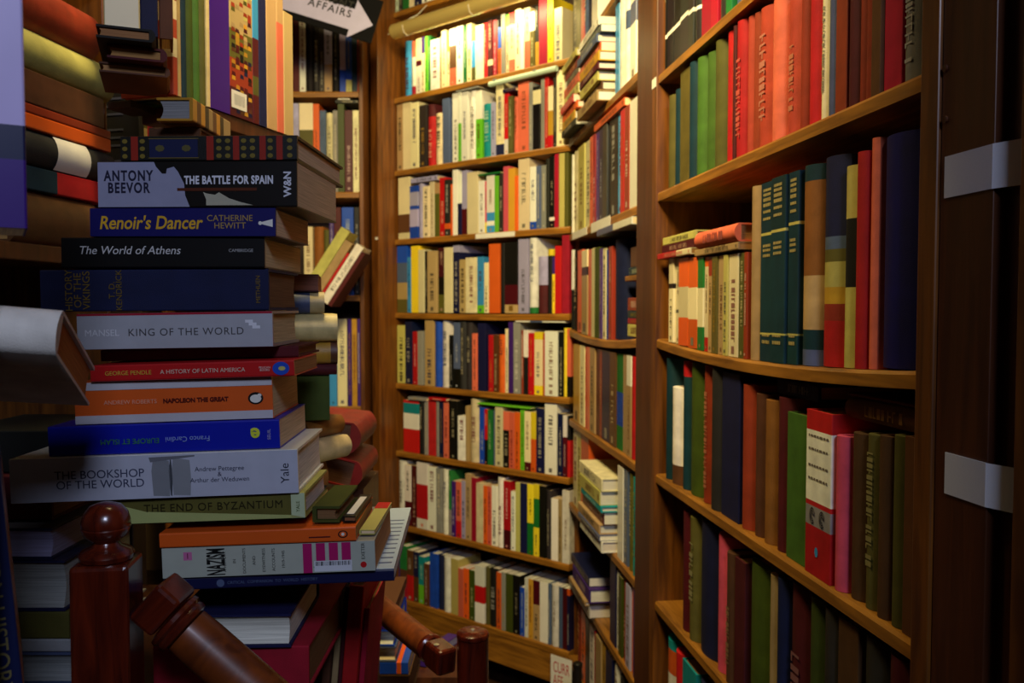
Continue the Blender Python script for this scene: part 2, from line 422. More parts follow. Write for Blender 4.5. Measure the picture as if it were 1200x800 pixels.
# ------------------------------------------------------------------ bookcases
A_B, B_B = (-0.448, 3.37), (0.19, 2.83)
BACK = Case(A_B, B_B)
MID = Case((0.190, 2.830), (0.296, 2.000))
NEAR = Case((0.309, 1.820), (0.426, 0.893))
FARL = Case((-1.30, 3.22), (-0.573, 3.22))
BACK.umin = -0.0165
BACK.zs = [1.30, 1.150, 0.818, 0.536, 0.267, -0.021, -0.300, -0.570, -0.863, -1.160]; MID.zs = [1.30, 0.812, 0.553, 0.240, -0.072, -0.370, -0.650, -0.900, -1.17]
NEAR.zs = [0.80, 0.490, 0.243, -0.067, -0.357, -0.634, -0.920]; FARL.zs = [1.25, 0.805, 0.432, 0.045, -0.375, -0.78]
def board(case, z, L0, L1, T=0.021, d=None, sag=0.0, name='shelf_board', parent=None, mat=None, w0=0.0):
    """a shelf board whose top is at z; a sagging one is curved"""
    d = d or case.depth; n = 16 if sag else 1; mb = MB()
    prof = [(w0, -T), (w0, -0.004), (w0+0.003, 0.0), (d, 0.0), (d, -T)]
    for k in range(n+1):
        u = L0 + (L1-L0)*k/n; dz = sagf(sag, min(max(u, 0), case.len), case.len)
        for (y, zz) in prof: mb.v.append((u, y, zz+dz))
    m = len(prof)
    for k in range(n):
        for j in range(m):
            a = k*m+j; c = k*m+(j+1) % m; mb.f.append((a, a+m, c+m, c)); mb.c.append(lin('tan'))
    mb.f.append(tuple(range(m))); mb.c.append(lin('tan')); mb.f.append(tuple(reversed([n*m+j for j in range(m)]))); mb.c.append(lin('tan'))
    return mb.build(name, mat or M_SHELF, parent, Matrix.Translation((0, 0, z)), smooth=30 if sag else 0)
def box_part(name, u0, u1, w0, w1, z0, z1, mat, parent, bevel=0.002):
    mb = MB(); mb.box(0, u1-u0, 0, w1-w0, 0, z1-z0)
    return mb.build(name, mat, parent, Matrix.Translation((u0, w0, z0)), bevel=bevel)
TOP, BOT = 1.30, -EZ+0.0005
back = empty('bookcase', M=BACK.M()); tag(back, 'tall oak bookcase of eight paperback shelves facing us below the tube lamp', 'bookcase')
ZB = [1.150, 0.818, 0.536, 0.267, -0.021, -0.300, -0.570, -0.863, -1.160]
Lb = BACK.len
S_BACK = [board(BACK, z, -0.018, Lb, parent=back, sag=0.004 if i in (5, 4) else 0) for i, z in enumerate(ZB)]
box_part('side_panel', -0.060, -0.0185, -0.085, 0.24, BOT, TOP, M_POST, back)
box_part('side_panel', Lb+0.0005, Lb+0.02, 0.03, 0.24, BOT, TOP, M_POST, back)
box_part('back_panel', -0.05, Lb+0.02, 0.2405, 0.25, BOT, TOP, M_BACK, back)
box_part('plinth_board', -0.018, Lb, 0.002, 0.022, -1.285, -1.1815, M_SHELF, back)

mid = empty('bookcase', M=MID.M()); tag(mid, 'narrow oak bookcase with piled and upright books, between far bookcase and square post', 'bookcase')
ZM = [0.812, 0.553, 0.240, -0.072, -0.370, -0.650, -0.900, -1.17]
Lm = MID.len
S_MID = [board(MID, z, 0.0, Lm, parent=mid, sag=0.017 if i == 3 else 0) for i, z in enumerate(ZM)]
box_part('side_panel', 0.0005, 0.012, -0.002, 0.2, -1.3, 0.2, M_DARK, mid) if False else None
box_part('back_panel', 0, Lm, 0.2405, 0.25, BOT, TOP, M_BACK, mid)
near = empty('bookcase', M=NEAR.M()); tag(near, 'large oak bookcase of old clothbound volumes with one sagging shelf, at the right', 'bookcase')
ZN = [0.490, 0.243, -0.067, -0.357, -0.634, -0.920]
Ln = NEAR.len
S_NEAR = [board(NEAR, z, 0.0, Ln, parent=near, sag=0.016 if i == 2 else 0, T=0.019) for i, z in enumerate(ZN)]
# uprights between the middle and the near bookcase, and the wide one at the near end
gap = (Vector((0.309, 1.82, 0)) - Vector((0.296, 2.0, 0))).length
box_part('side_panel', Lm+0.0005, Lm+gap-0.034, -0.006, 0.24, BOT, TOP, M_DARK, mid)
box_part('side_panel', -0.032, -0.0005, -0.004, 0.24, BOT, TOP, M_POST, near)
box_part('back_panel', -0.03, Ln+0.03, 0.2405, 0.25, BOT, TOP, M_BACK, near)
box_part('side_panel', Ln+0.0005, Ln+0.030, -0.004, 0.24, BOT, TOP, M_POST, near)
# ------------------------------------------------------------------ far bookcase: eight rows read from left to right
def lab_row(k): return ['top', 'top', 'second', 'third', 'fourth', 'fifth', 'sixth', 'seventh', 'lowest'][k] + ' row of far bookcase'
GB = lambda k: f'paperbacks on the {["highest board", "top row", "second row", "third row", "fourth row", "fifth row", "sixth row", "seventh row", "lowest row"][k]} of the far bookcase'
b0 = row(BACK, ZB[0], (440, 0), 5.217, 10, '''
95-110 -60 black
110-140 -40 mint
140-165 -50 charcoal
165-200 -60 green
200-235 -40 cream
235-280 -60 navy
280-330 -50 white''', 'highest board of far bookcase', GB(0), hmax=0.13)
b1 = row(BACK, ZB[1], (440, 0), 5.217, 70, '''
168-212 250 sky
212-245 250 salmon,.3,white,.85,crimson
245-280 235 cream,.4,maroon,.5,white
280-300 225 purple,.3,cream
300-318 220 lime
318-334 218 green
334-388 240 white
388-402 225 tan
402-432 185 cream
432-450 200 gold,.35,cream
450-490 175 white,.3,brown,.7,salmon
490-530 158 white
530-553 155 green
553-583 142 cream
583-605 170 lime,.25,sky,.75,olive
605-655 150 mint
655-683 140 red
683-712 125 maroon,.7,cream,.8,maroon
712-735 120 crimson
735-748 120 black,.3,brown
748-765 165 blue,.45,orange
765-790 85 grey
790-812 85 lime,.2,cream
812-850 75 red,.2,cream,.8,salmon
850-885 55 cream
885-905 60 white
905-940 45 cream,.55,salmon
940-970 70 white,.35,olive
970-995 40 charcoal,.6,gold
995-1048 -30 crimson
1050-1085 -20 yellow
1085-1135 45 cream''', lab_row(1), GB(1))
b2 = row(BACK, ZB[2], (455, 80), 5.714, 130, '''
50-90 235 tan
90-145 228 cream
145-200 228 cream
200-250 245 charcoal
250-300 240 maroon,.2,red
300-358 298 cream
358-405 200 slate
422-465 165 white
465-485 160 white,.45,lime
485-530 158 white
530-582 150 white
582-622 148 white,.42,lime
622-685 235 teal
685-715 228 lilac
718-768 95 cream,.85,navy
768-800 165 red,.75,white
800-830 185 olive
832-862 190 salmon
862-940 85 salmon
940-965 95 grey
965-1015 120 black,.06,cream,.28,black
1015-1040 70 grey
1040-1068 55 red
1068-1100 120 cream,.4,gold,.8,red
1100-1120 60 charcoal
1122-1180 10 cream''', lab_row(2), GB(2))
b3 = row(BACK, ZB[3], (455, 170), 5.581, 230, '''
60-135 210 cream,.6,brown,.9,cream
135-190 265 blue,.12,lilac,.38,blue,.45,lilac,.78,blue
190-222 250 lilac
222-265 268 cream
265-295 235 cream
295-328 245 tan,.2,olive
328-365 210 red
365-400 225 charcoal,.78,orange,.88,charcoal
400-415 255 orange
415-447 160 white
447-475 190 white,.48,navy
475-512 165 lilac,.6,maroon
512-585 175 cream
585-625 232 white
625-637 235 pink,.8,yellow
637-690 195 white,.65,sky,.8,white,.88,sky
690-718 200 lime
718-745 185 charcoal
745-782 138 pink
782-825 150 gold
825-848 200 orange
848-918 80 cream
925-965 140 white,.88,blue
965-995 135 slate
995-1030 130 grey
1030-1050 90 charcoal
1050-1085 75 black,.85,white,.9,black
1085-1112 40 crimson
1115-1150 30 khaki
1150-1175 35 olive''', lab_row(3), GB(3))
b4 = row(BACK, ZB[4], (450, 270), 5.4545, 325, '''
60-143 100 blue,.25,slate,.55,tan,.8,olive
143-166 170 sky
166-218 98 yellow
218-255 122 cream
255-275 130 black
275-335 130 tan
340-380 110 maroon,.45,black,.72,olive
380-435 108 cream
435-475 95 lilac,.1,navy
475-515 185 tan
515-588 172 cream
593-634 168 sky,.86,lime
638-666 205 cream
668-735 85 orange
735-770 80 black
770-852 75 black,.6,maroon,.88,tan
855-918 55 lilac
920-968 48 white,.92,green
970-1032 165 lilac,.5,maroon
1034-1070 118 yellow,.1,black
1070-1088 170 purple,.3,yellow
1088-1130 98 red
1135-1182 30 crimson''', lab_row(4), GB(4))
b5 = row(BACK, ZB[5], (455, 365), 5.4545, 420, '''
40-105 88 khaki
105-148 65 navy
150-180 128 red
180-212 125 grey
230-285 55 tan
285-328 65 blue
328-382 55 white
384-410 150 black
410-450 70 slate,.7,black
450-490 65 charcoal
490-530 70 charcoal
535-568 140 salmon
570-620 75 navy
635-665 150 red
665-695 150 brown
695-740 148 orange
740-762 110 cream
762-798 68 purple
798-840 68 grey
840-862 120 rust
862-892 118 white,.42,black
892-928 138 red
928-978 130 yellow,.12,cream,.85,yellow
980-998 140 red
998-1080 125 white
1080-1115 130 black
1115-1135 105 yellow
1135-1165 110 salmon,.7,black''', lab_row(5), GB(5), sag=0.004)
b6 = row(BACK, ZB[6], (455, 450), 5.4545, 515, '''
92-190 105 red,.05,teal,.25,white,.55,red n
190-228 110 black
228-250 110 grey
250-298 105 red
298-322 105 grey
322-350 115 navy
350-384 120 salmon
385-440 105 black
440-490 205 white
490-508 140 tan
508-572 95 cream
575-613 150 blue
613-633 160 red,.55,black
633-662 165 green
662-680 170 slate
680-728 140 cream
732-770 175 salmon,.33,black
770-805 180 salmon
805-838 180 orange
838-868 160 lime
868-908 175 cream,.85,maroon
908-940 180 yellow,.45,orange
942-990 155 navy
995-1072 120 white
1078-1115 190 navy
1115-1140 200 white,.35,maroon
1140-1178 205 black,.4,red''', lab_row(6), GB(6))
b7 = row(BACK, ZB[7], (450, 530), 5.333, 600, '''
40-125 50 white
125-165 80 white,.6,maroon
165-200 85 maroon
200-268 65 white,.33,red,.85,white
268-320 90 white
320-355 100 grey
360-395 108 white
395-420 115 green,.6,grey
420-445 180 purple
445-478 185 salmon,.7,red
478-502 180 lilac
505-540 135 tan
540-570 160 crimson
570-615 195 cream
615-640 210 orange
640-665 215 salmon
665-700 210 white
700-740 160 white
742-785 180 red,.72,maroon
787-815 245 white
815-845 190 khaki
845-890 195 navy
890-930 200 yellow,.55,green
930-965 200 yellow,.2,green,.6,yellow
965-1005 210 black
1005-1037 240 charcoal
1040-1085 290 white
1085-1110 295 tan
1112-1172 240 white''', lab_row(7), GB(7))
b8 = row(BACK, ZB[8], (450, 620), 4.444, 710, '''
38-62 70 orange
62-82 90 purple
82-120 85 green,.45,brown,.7,crimson
120-150 110 brown,.5,red
150-176 120 navy,.5,brown
176-206 145 teal,.6,lime
206-232 180 brown
235-275 110 blue
275-305 115 navy
305-345 125 white
345-385 150 khaki
385-412 205 salmon
412-440 205 orange
440-472 215 moss
472-520 180 white,.35,red,.65,white
520-540 185 olive
540-585 190 black
585-610 225 orange
610-632 225 grey
632-668 230 moss
668-703 235 black
703-727 305 blue
727-747 250 white
747-772 235 gold
772-805 240 maroon,.4,tan
805-847 245 white
847-863 248 slate
863-905 255 white
905-925 260 slate
925-950 310 maroon
950-985 270 orange,.1,navy''', lab_row(8), GB(8), hmax=0.21, pages='whitepages')
LG = 'books lying on the rows of the far bookcase'
lying(BACK, b2, 535, 562, 105, 0.012, 'grey', 'grey book lying flat across the white and green-footed set, second row', LG)
lying(BACK, b2, 590, 605, 107, 0.012, 'navy', 'short dark-blue book lying above the red paperback, second row of far bookcase', LG, d=0.12)
lying(BACK, b3, 482, 513, 208, 0.018, 'lilac', 'pale lilac book lying flat above blue-and-white spines, third row of far bookcase', LG)
lying(BACK, b3, 561, 587, 200, 0.006, 'green', 'thin green booklet lying above lime book, third row of far bookcase', LG, text=False)
lying(BACK, b5, 605, 663, 381, 0.018, 'white,.3,slate,.55,white', 'white-and-blue book lying flat across the right end of the fifth row', LG)
lying(BACK, b6, 479, 500, 466, 0.012, 'grey', 'pale grey book lying flat above the red books, sixth row', LG)
lying(BACK, b6, 503, 523, 466, 0.010, 'red', 'thin red book lying flat near pale grey one, sixth row', LG)
lying(BACK, b6, 560, 622, 472, 0.005, 'lime', 'thin lime-green booklet lying above the blue and green spines, sixth row', LG, text=False)

# ------------------------------------------------------------------ middle bookcase
GM = lambda t: f'books on the {t} of the middle bookcase'
m0 = row(MID, ZM[0], (650, 0), 8.0, 25, '''
45-72 -200 salmon
75-100 -200 black
100-150 -200 charcoal
150-200 -200 charcoal
200-238 -200 olive
240-270 -200 red
270-300 -200 slate
300-345 -200 navy
345-400 -200 white''', 'top row of middle bookcase', GM('top row'), hmax=0.24)
pile(MID, ZM[1], 664, 687, 110, [(.020,'charcoal'),(.028,'gold'),(.022,'orange'),(.024,'red'),(.030,'khaki'),(.028,'salmon'),(.024,'white,.15,black'),(.026,'rust'),(.022,'khaki')], 'nearest the far bookcase', 'piled books on the second shelf of the middle bookcase', off=-0.02)
pile(MID, ZM[1], 689, 716.5, 60, [(.028,'tan'),(.024,'brown'),(.026,'khaki'),(.020,'maroon'),(.026,'gold'),(.028,'orange'),(.022,'slate'),(.020,'petrol'),(.022,'white')], 'beside the tall white books', 'piled books on the second shelf of the middle bookcase', off=-0.02)
m1 = row(MID, ZM[1], (650, 0), 8.0, 40, '''
548-585 -100 sky
590-640 -60 white,.25,white
640-690 -60 white,.2,slate,.4,white
690-742 -60 white,.1,slate,.35,white''', 'second shelf of middle bookcase', GM('second shelf'), hmax=0.235)
m2 = row(MID, ZM[2], (655, 90), 4.21, 215, '''
42-62 340 white
62-95 300 cream
95-125 295 khaki
125-150 290 cream
150-165 295 salmon
165-180 280 crimson
180-195 265 purple
195-215 225 navy
215-235 210 charcoal
235-282 185 black
282-300 165 sky
300-320 150 red
320-343 145 rust
343-388 55 white''', 'third shelf of middle bookcase', GM('third shelf'), hmax=0.26)
lying(MID, m2, 698, 733, 125, 0.020, 'orange', 'bright orange book lying flat above the dark and blue spines, middle bookcase', GM('third shelf'))
m3 = row(MID, ZM[3], (660, 240), 4.71, 320, '''
28-48 215 white,.5,black
48-75 230 black
75-100 250 salmon
100-130 250 cream,.2,black,.3,tan
130-150 245 salmon
150-170 235 cream
170-195 235 moss
195-210 240 purple
210-228 240 cream
228-245 245 blue
245-262 230 rust
264-316 170 navy''', 'fourth shelf of middle bookcase', GM('fourth shelf'), sag=0.017, hmax=0.26)
m4 = row(MID, ZM[4], (660, 380), 4.44, 480, '''
50-80 70 gold
80-105 85 cream
105-118 95 red
118-132 105 salmon
132-160 110 tan
160-180 105 maroon
180-192 95 rust
194-238 100 navy
238-268 110 brown
268-300 100 green,.4,blue,.75,green
300-322 130 tan
322-345 110 white,.3,tan
345-370 130 red
370-408 140 white,.55,slate''', 'fifth shelf of middle bookcase', GM('fifth shelf'), hmax=0.25)
m5 = row(MID, ZM[5], (660, 480), 3.81, 590, '''
38-55 50 cream
55-70 60 khaki
70-105 80 orange''', 'far end of sixth shelf, middle bookcase', GM('sixth shelf'), hmax=0.25)
pile(MID, ZM[5], 690, 720, 610, [(.030,'white'),(.014,'slate'),(.026,'tan'),(.034,'maroon'),(.016,'teal'),(.038,'khaki'),(.034,'cream')], 'of white-paged books on sixth shelf', 'piled books on the sixth shelf of the middle bookcase', off=-0.025)
m5b = row(MID, ZM[5], (660, 480), 3.81, 610, '''
240-264 200 white
264-282 240 slate
282-306 230 olive
306-322 235 teal
322-352 265 sky,.65,white,.75,brown''', 'near end of sixth shelf, middle bookcase', GM('sixth shelf'), hmax=0.24)
pile(MID, ZM[6], 675, 701, 700, [(.036,'grey'),(.012,'tan'),(.040,'purple'),(.026,'navy')], 'on seventh shelf, middle bookcase', 'piled books on the seventh shelf of the middle bookcase', off=-0.02)
m6 = row(MID, ZM[6], (660, 620), 4.44, 720, '''
240-270 150 navy
270-285 220 white
285-302 250 moss
302-322 270 rust
322-345 290 lilac
345-362 290 orange
362-395 300 purple
395-412 300 olive''', 'seventh shelf of middle bookcase', GM('seventh shelf'), hmax=0.22)
m7 = row(MID, ZM[7], (660, 620), 4.44, 760, '''
60-90 390 rust
90-110 400 orange
110-130 420 black
132-155 480 white
155-166 470 crimson
166-195 500 tan
195-215 560 gold
215-250 580 navy
250-285 640 white
285-310 680 charcoal''', 'bottom shelf of middle bookcase', GM('bottom shelf'), hmax=0.22)
# the pale book under the third shelf and the little inner shelf with its pile
lying(MID, None, 706, 748, 268, 0.018, 'slate,.5,white', 'pale blue-grey book jutting out under the third shelf by the post', GM('fourth shelf'), zb=0.196, off=-0.012, text=False)
u_a = MID.hit(729.5, 330)[0]
box_part('cubby_shelf', u_a, Lm - 0.002, 0.01, 0.2, 0.065, 0.078, M_SHELF, mid)
GC = 'books in the small cubby of the middle bookcase'
lying(MID, None, 732, 747, 300, 0.02, 'petrol', 'dark-teal book lying on the small cubby shelf, middle bookcase', GC, zb=0.0786, off=0.015)
lying(MID, None, 732, 747, 290, 0.05, 'brown', 'thick brown book lying above the teal one on the cubby shelf', GC, zb=0.0992, off=0.02)
zc = ZM[3] + sagf(0.017, (u_a+Lm)/2, Lm) + 0.006
for T, sp, lb in ((.030, 'khaki', 'cream-paged book lying lowest in the cubby under its little shelf'), (.014, 'crimson', 'thin crimson book in the cubby, just above the cream-paged one'),
                  (.018, 'petrol', 'dark-teal book in the middle of the cubby pile'), (.032, 'rust', 'rust-red book on top of the pile inside the cubby')):
    zc = lying(MID, None, 732, 747, 370, T, sp, lb, GC, zb=zc, off=0.012) + 0.0005

# ------------------------------------------------------------------ near bookcase of clothbound volumes
GN = lambda t: f'clothbound volumes on the {t} of the near bookcase'
KW = dict(name='clothbound_book', hard=1.0, rnd=0.8, pages='oldpages', mat=M_CLOTH, word='volume', txt=0.18)
n0 = row(NEAR, ZN[0], (0, 0), 1, 40, '''
766-773 -60 black,.62,white,.66,black
773-779 -60 black,.62,white,.66,black
779-787 -60 black,.62,white,.66,black
787-796 -60 black,.62,white,.66,black
796-806 -60 charcoal,.62,white,.66,charcoal
806-812 -60 charcoal,.62,white,.66,charcoal
812-819 -60 charcoal,.62,white,.66,charcoal
819-830 -80 crimson
830-838 -80 crimson
838-850 -80 charcoal
850-857 -80 green
857-868 -80 slate''', 'top row of near bookcase', GN('top row'), **{**KW, 'mat': M_PAPER, 'rnd': 0.5, 'hmax': 0.2})
n1 = row(NEAR, ZN[1], (0, 0), 1, 100, '''
780-787 112 olive
787-794 105 petrol
794-805 75 olive
805-813 72 petrol
813-823 68 fern
823-833 62 fern
833-844 48 olive
845-857 35 red
857-860 30 maroon
860-870 24 red
870-877 20 brick
877-884 16 rust
884-900 10 brick
900-914 0 salmon
914-931 -5 brick
931-940 -5 rust
940-955 -20 red
955-964 -20 cream
964-974 -30 slate
974-987 -30 rust
987-1000 -40 maroon
1000-1008 -50 rust
1008-1020 -60 rust
1020-1031 -60 brown
1031-1052 -70 crimson
1052-1074 -80 grey''', 'second row of near bookcase', GN('second row'), **{**KW, 'hmax': 0.218})
n2 = row(NEAR, ZN[2], (740, 180), 3.078, 310, '''
135-152 265 cream,.3,black,.36,cream
152-168 268 cream,.6,charcoal,.64,cream
170-205 260 orange,.33,cream,.68,orange
205-237 255 orange,.33,cream,.68,orange
237-258 250 green,.33,cream,.75,green
258-272 245 orange,.1,cream,.85,red
272-288 245 rust,.2,tan
288-308 250 olive
308-330 240 tan
330-346 240 khaki
346-380 230 cream
380-403 235 olive
403-416 240 rust''', 'paperback end of third row, near bookcase', 'old paperbacks on the third row of the near bookcase', name='paperback_book', hard=0, sag=0.016, hmax=0.17, pages='oldpages', txt=0.9, word='paperback')
GZ = 'books lying on the old paperbacks of the near bookcase'
zr = lying(NEAR, n2, 775, 814, 245, 0.012, 'red,.6,cream', 'red-and-cream thin book lying directly on the old orange paperbacks', GZ, off=-0.004, pages='oldpages')
zz = lying(NEAR, n2, 817, 868, 250, 0.012, 'tan', 'tan thin book lying on the old cream paperbacks under the pink book', GZ, pages='oldpages')
zr = lying(NEAR, n2, 776, 814, 240, 0.016, 'maroon', 'dark-red book lying second in the little pile above orange paperbacks', GZ, zb=zr+0.0006, off=0.004, pages='oldpages', hard=True)
lying(NEAR, n2, 776, 814, 240, 0.016, 'khaki', 'tan-edged book lying topmost above the orange paperbacks', GZ, zb=zr+0.0006, off=0.006, pages='oldpages', hard=True)
lying(NEAR, n2, 820, 868, 235, 0.030, 'salmon', 'worn pink clothbound book lying under second shelf above cream paperbacks', GZ, zb=zz+0.0006, off=-0.006, hard=True, rnd=True, mat=M_CLOTH, name='clothbound_book', pages='oldpages')
n2b = row(NEAR, ZN[2], (740, 180), 3.078, 310, '''
418-453 50 tan
453-500 25 petrol,.28,khaki,.295,petrol,.84,khaki,.85,petrol
501-553 12 petrol,.28,khaki,.295,petrol,.84,khaki,.85,petrol
555-592 0 petrol,.26,khaki,.275,petrol,.84,khaki,.85,petrol
594-655 40 petrol,.08,leather,.55,tan,.82,petrol,.92,slate n
657-735 -10 navy,.38,slate,.44,olive,.50,khaki,.62,gold,.70,rust,.78,red
738-795 45 khaki,.26,black,.6,khaki
797-832 -5 red
836-862 -95 salmon''', 'clothbound end of third row, near bookcase', GN('third row'), **{**KW, 'sag': 0.016, 'hmax': 0.27})
n2c = row(NEAR, ZN[2], (740, 180), 3.078, 310, '''864-985 -90 indigo n''', 'third row of near bookcase', GN('third row'), **{**KW, 'sag': 0.016, 'hmax': 0.262, 'rnd': 1.0})
REC.pop(); tag(n2c[0]['o'], 'tall dark-blue clothbound volume standing last before the near upright, third row')
n3 = row(NEAR, ZN[3], (740, 380), 3.333, 550, '''
122-142 80 petrol
142-182 245 white,.8,brown
184-206 105 red,.12,petrol
206-255 140 moss
258-295 155 rust
295-340 165 charcoal
340-408 190 navy
410-455 235 rust
457-497 270 brown
497-542 295 leather
544-592 285 maroon
595-676 350 fern
680-780 340 red,.12,white,.55,red,.58,grey,.70,red
783-826 435 pink
828-888 425 brown
890-944 430 olive
946-996 435 brown
998-1056 435 olive
1058-1104 440 brown''', 'fourth row of near bookcase', GN('fourth row'), **{**KW, 'hmax': 0.26})
def spine_marks(o, rows, col, name='gilt_lettering', fx0=0.22, fx1=0.78):
    w_ = max(v.co.x for v in o.data.vertices); h_ = max(v.co.z for v in o.data.vertices); mb = MB()
    for (f, t) in rows:
        x = w_*fx0
        while x < w_*fx1:
            e = min(x + w_*random.uniform(0.05, 0.12), w_*fx1); mb.quad([(x, -0.0006, h_*f), (e, -0.0006, h_*f), (e, -0.0006, h_*f+t), (x, -0.0006, h_*f+t)], col); x = e + w_*0.03
    return mb.build(name, M_INK, o)
for r in n2b[1:4]:
    for rows_ in ([(.95, .004), (.925, .004), (.895, .005), (.865, .005), (.83, .004), (.79, .004)], [(.64, .004), (.615, .004), (.585, .004)], [(.14, .003), (.10, .005)]): spine_marks(r['o'], rows_, (176, 160, 104))
red_ = next(r for r in n3 if r['c'] == 'red-and-white')['o']
spine_marks(red_, [(.84, .003), (.76, .003), (.66, .003), (.58, .003)], (110, 100, 90), 'title_lettering', 0.12, 0.9)
w_ = max(v.co.x for v in red_.data.vertices); h_ = max(v.co.z for v in red_.data.vertices)
for cx_, in ((0.3,), (0.68,)):
    mb = MB()
    for rr in (0.0075, 0.0052, 0.003):
        for k in range(14):
            t0, t1 = 2*math.pi*k/16, 2*math.pi*(k+1)/16
            mb.quad([(w_*cx_+rr*math.cos(t0), -0.0007, h_*.36+1.5*rr*math.sin(t0)), (w_*cx_+(rr-.0011)*math.cos(t0), -0.0007, h_*.36+1.5*(rr-.0011)*math.sin(t0)), (w_*cx_+(rr-.0011)*math.cos(t1), -0.0007, h_*.36+1.5*(rr-.0011)*math.sin(t1)), (w_*cx_+rr*math.cos(t1), -0.0007, h_*.36+1.5*rr*math.sin(t1))], 'black')
    mb.build('printed_ornament', M_INK, red_)
mb = MB(); mb.quad([(w_*.48+.0045*math.cos(2*math.pi*k/16), -0.0007, h_*.15+.0065*math.sin(2*math.pi*k/16)) for k in range(16)], 'sky'); mb.build('blue_spot', M_INK, red_)
GQ = 'books lying on the fourth row of the near bookcase'
lying(NEAR, n3, 976, 1068, 495, 0.026, 'brown', 'thick brown volume lying on the five old brown and olive volumes', GQ, hard=True, rnd=True, mat=M_CLOTH, name='clothbound_book', pages='oldpages', off=0.02)
lying(NEAR, n3, 976, 1068, 465, 0.028, 'maroon', 'dark-red volume lying over the brown one, fourth row of near bookcase', GQ, hard=True, rnd=True, mat=M_CLOTH, name='clothbound_book', pages='oldpages', off=0.025, zb=n3[-1]['zt']+0.028)
lying(NEAR, n3, 892, 938, 452, 0.030, 'navy', 'dark-blue volume lying above the maroon and green ones, fourth row', GQ, hard=True, mat=M_CLOTH, name='clothbound_book', pages='oldpages', off=0.03)
n4 = row(NEAR, ZN[4], (740, 560), 3.333, 690, '''
180-215 130 maroon
215-245 150 olive
245-315 170 navy
315-360 220 pink
360-392 290 brown
392-432 320 maroon
432-520 340 moss
520-555 380 tan
555-590 390 navy
590-668 400 maroon
668-730 440 moss
730-800 450 charcoal
800-880 460 brown
880-980 470 charcoal
980-1100 480 maroon''', 'fifth row of near bookcase', GN('fifth row'), **{**KW, 'hmax': 0.245})
n5 = row(NEAR, ZN[5], (740, 560), 3.333, 790, '''
118-160 580 teal,.08,orange,.3,white,.6,orange
160-195 600 red
195-250 690 teal
250-300 720 navy
300-345 740 brown
345-390 760 charcoal''', 'bottom row of near bookcase', GN('bottom row'), **{**KW, 'hmax': 0.23})

# ------------------------------------------------------------------ far-left bookcase, half hidden behind the stacks
farl = empty('bookcase', M=FARL.M()); tag(farl, 'dark oak bookcase of tall books left of the far upright, behind the stacks', 'bookcase')
ZF = [0.805, 0.432, 0.045, -0.375, -0.78]
Lf = FARL.len
S_FARL = [board(FARL, z, 0.0, Lf, parent=farl) for z in ZF]
box_part('side_panel', -0.02, -0.0005, 0.0, 0.24, BOT, TOP, M_POST, farl)
box_part('side_panel', Lf+0.0005, Lf+0.016, 0.0, 0.24, BOT, TOP, M_POST, farl)
box_part('back_panel', 0, Lf, 0.2405, 0.25, BOT, TOP, M_BACK, farl)
GF = lambda t: f'books on the {t} of the far-left bookcase'
KF = dict(hmax=0.33, hard=0.5)
f1 = row(FARL, ZF[0], (340, 0), 3.333, 80, '''
10-36 40 maroon
36-60 55 white
60-90 65 black
90-112 75 charcoal
112-133 85 charcoal
133-163 90 lilac,.6,tan
163-190 95 black
192-216 110 lilac,.65,blue
216-240 120 blue,.8,khaki
240-262 135 petrol
262-286 135 salmon''', 'top row of far-left bookcase', GF('top row'), **KF)
f2 = row(FARL, ZF[1], (340, 0), 3.333, 170, '''
12-34 375 lilac,.7,sky
36-90 400 cream,.3,olive,.6,purple
90-114 405 orange
114-140 430 slate
140-166 440 cream
166-186 430 grey
186-212 405 moss
212-244 430 maroon
244-270 430 cream
270-306 445 olive,.3,gold''', 'second row of far-left bookcase', GF('second row'), **KF)
lying(FARL, f2, 393, 430, 118, 0.013, 'black', 'black book lying flat on the second row of the far-left bookcase', GF('second row'))
lying(FARL, f2, 396, 410, 113, 0.016, 'white', 'small white book lying on the black one, far-left bookcase', GF('second row'), zb=max(r['zt'] for r in f2 if r['u1'] > FARL.hit(393,118)[0])+0.0142, text=False)
f3 = row(FARL, ZF[2], (340, 220), 2.857, 270, '''
45-75 130 cream
78-112 130 leather
112-130 140 olive
130-146 80 purple
146-170 60 maroon
172-212 32 blue
214-234 50 black
235-246 45 white''', 'third row of far-left bookcase', GF('third row'), **KF)
f4 = row(FARL, ZF[3], (340, 220), 2.857, 410, '''
95-130 400 brown
130-156 380 sky
157-190 370 cream
190-206 390 violet
206-224 342 gold
224-240 380 purple
240-246 385 black''', 'fourth row of far-left bookcase', GF('fourth row'), **KF)
f5 = row(FARL, ZF[4], (340, 220), 2.857, 520, '''
150-190 750 brown
190-225 760 slate
225-245 740 navy
245-262 750 black''', 'fifth row of far-left bookcase', GF('fifth row'), **KF)
# books leaning in front of the third row
LEAN = math.radians(33)
cx, sx_ = math.cos(LEAN), math.sin(LEAN)
upv = Vector((sx_, 0, cx)); thk = Vector((cx, 0, -sx_))     # spine direction and thickness direction
pos = Vector((-0.735, 2.995, EZ + 0.068))
for sp, T, L, lb in (('khaki', .036, .255, 'old khaki book leaning topmost across the far-left bookcase'), ('tan', .030, .225, 'tan book leaning just below the khaki one, far-left bookcase'),
        ('red', .010, .19, 'thin red book leaning between the tan and white ones'), ('white', .030, .235, 'white hardback leaning by the far upright, far-left bookcase'),
        ('maroon', .016, .22, 'dark maroon book leaning lowest beside the far upright')):
    o = book('paperback_book', basis(thk, Vector((0, 1, 0)), upv, pos), T-0.001, L, 0.16, sp, True, False, 'pages', ('charcoal', .2, .8, .4) if sp == 'white' else None)
    tag(o, lb, 'book', 'books leaning in the far-left bookcase'); pos = pos + thk*T
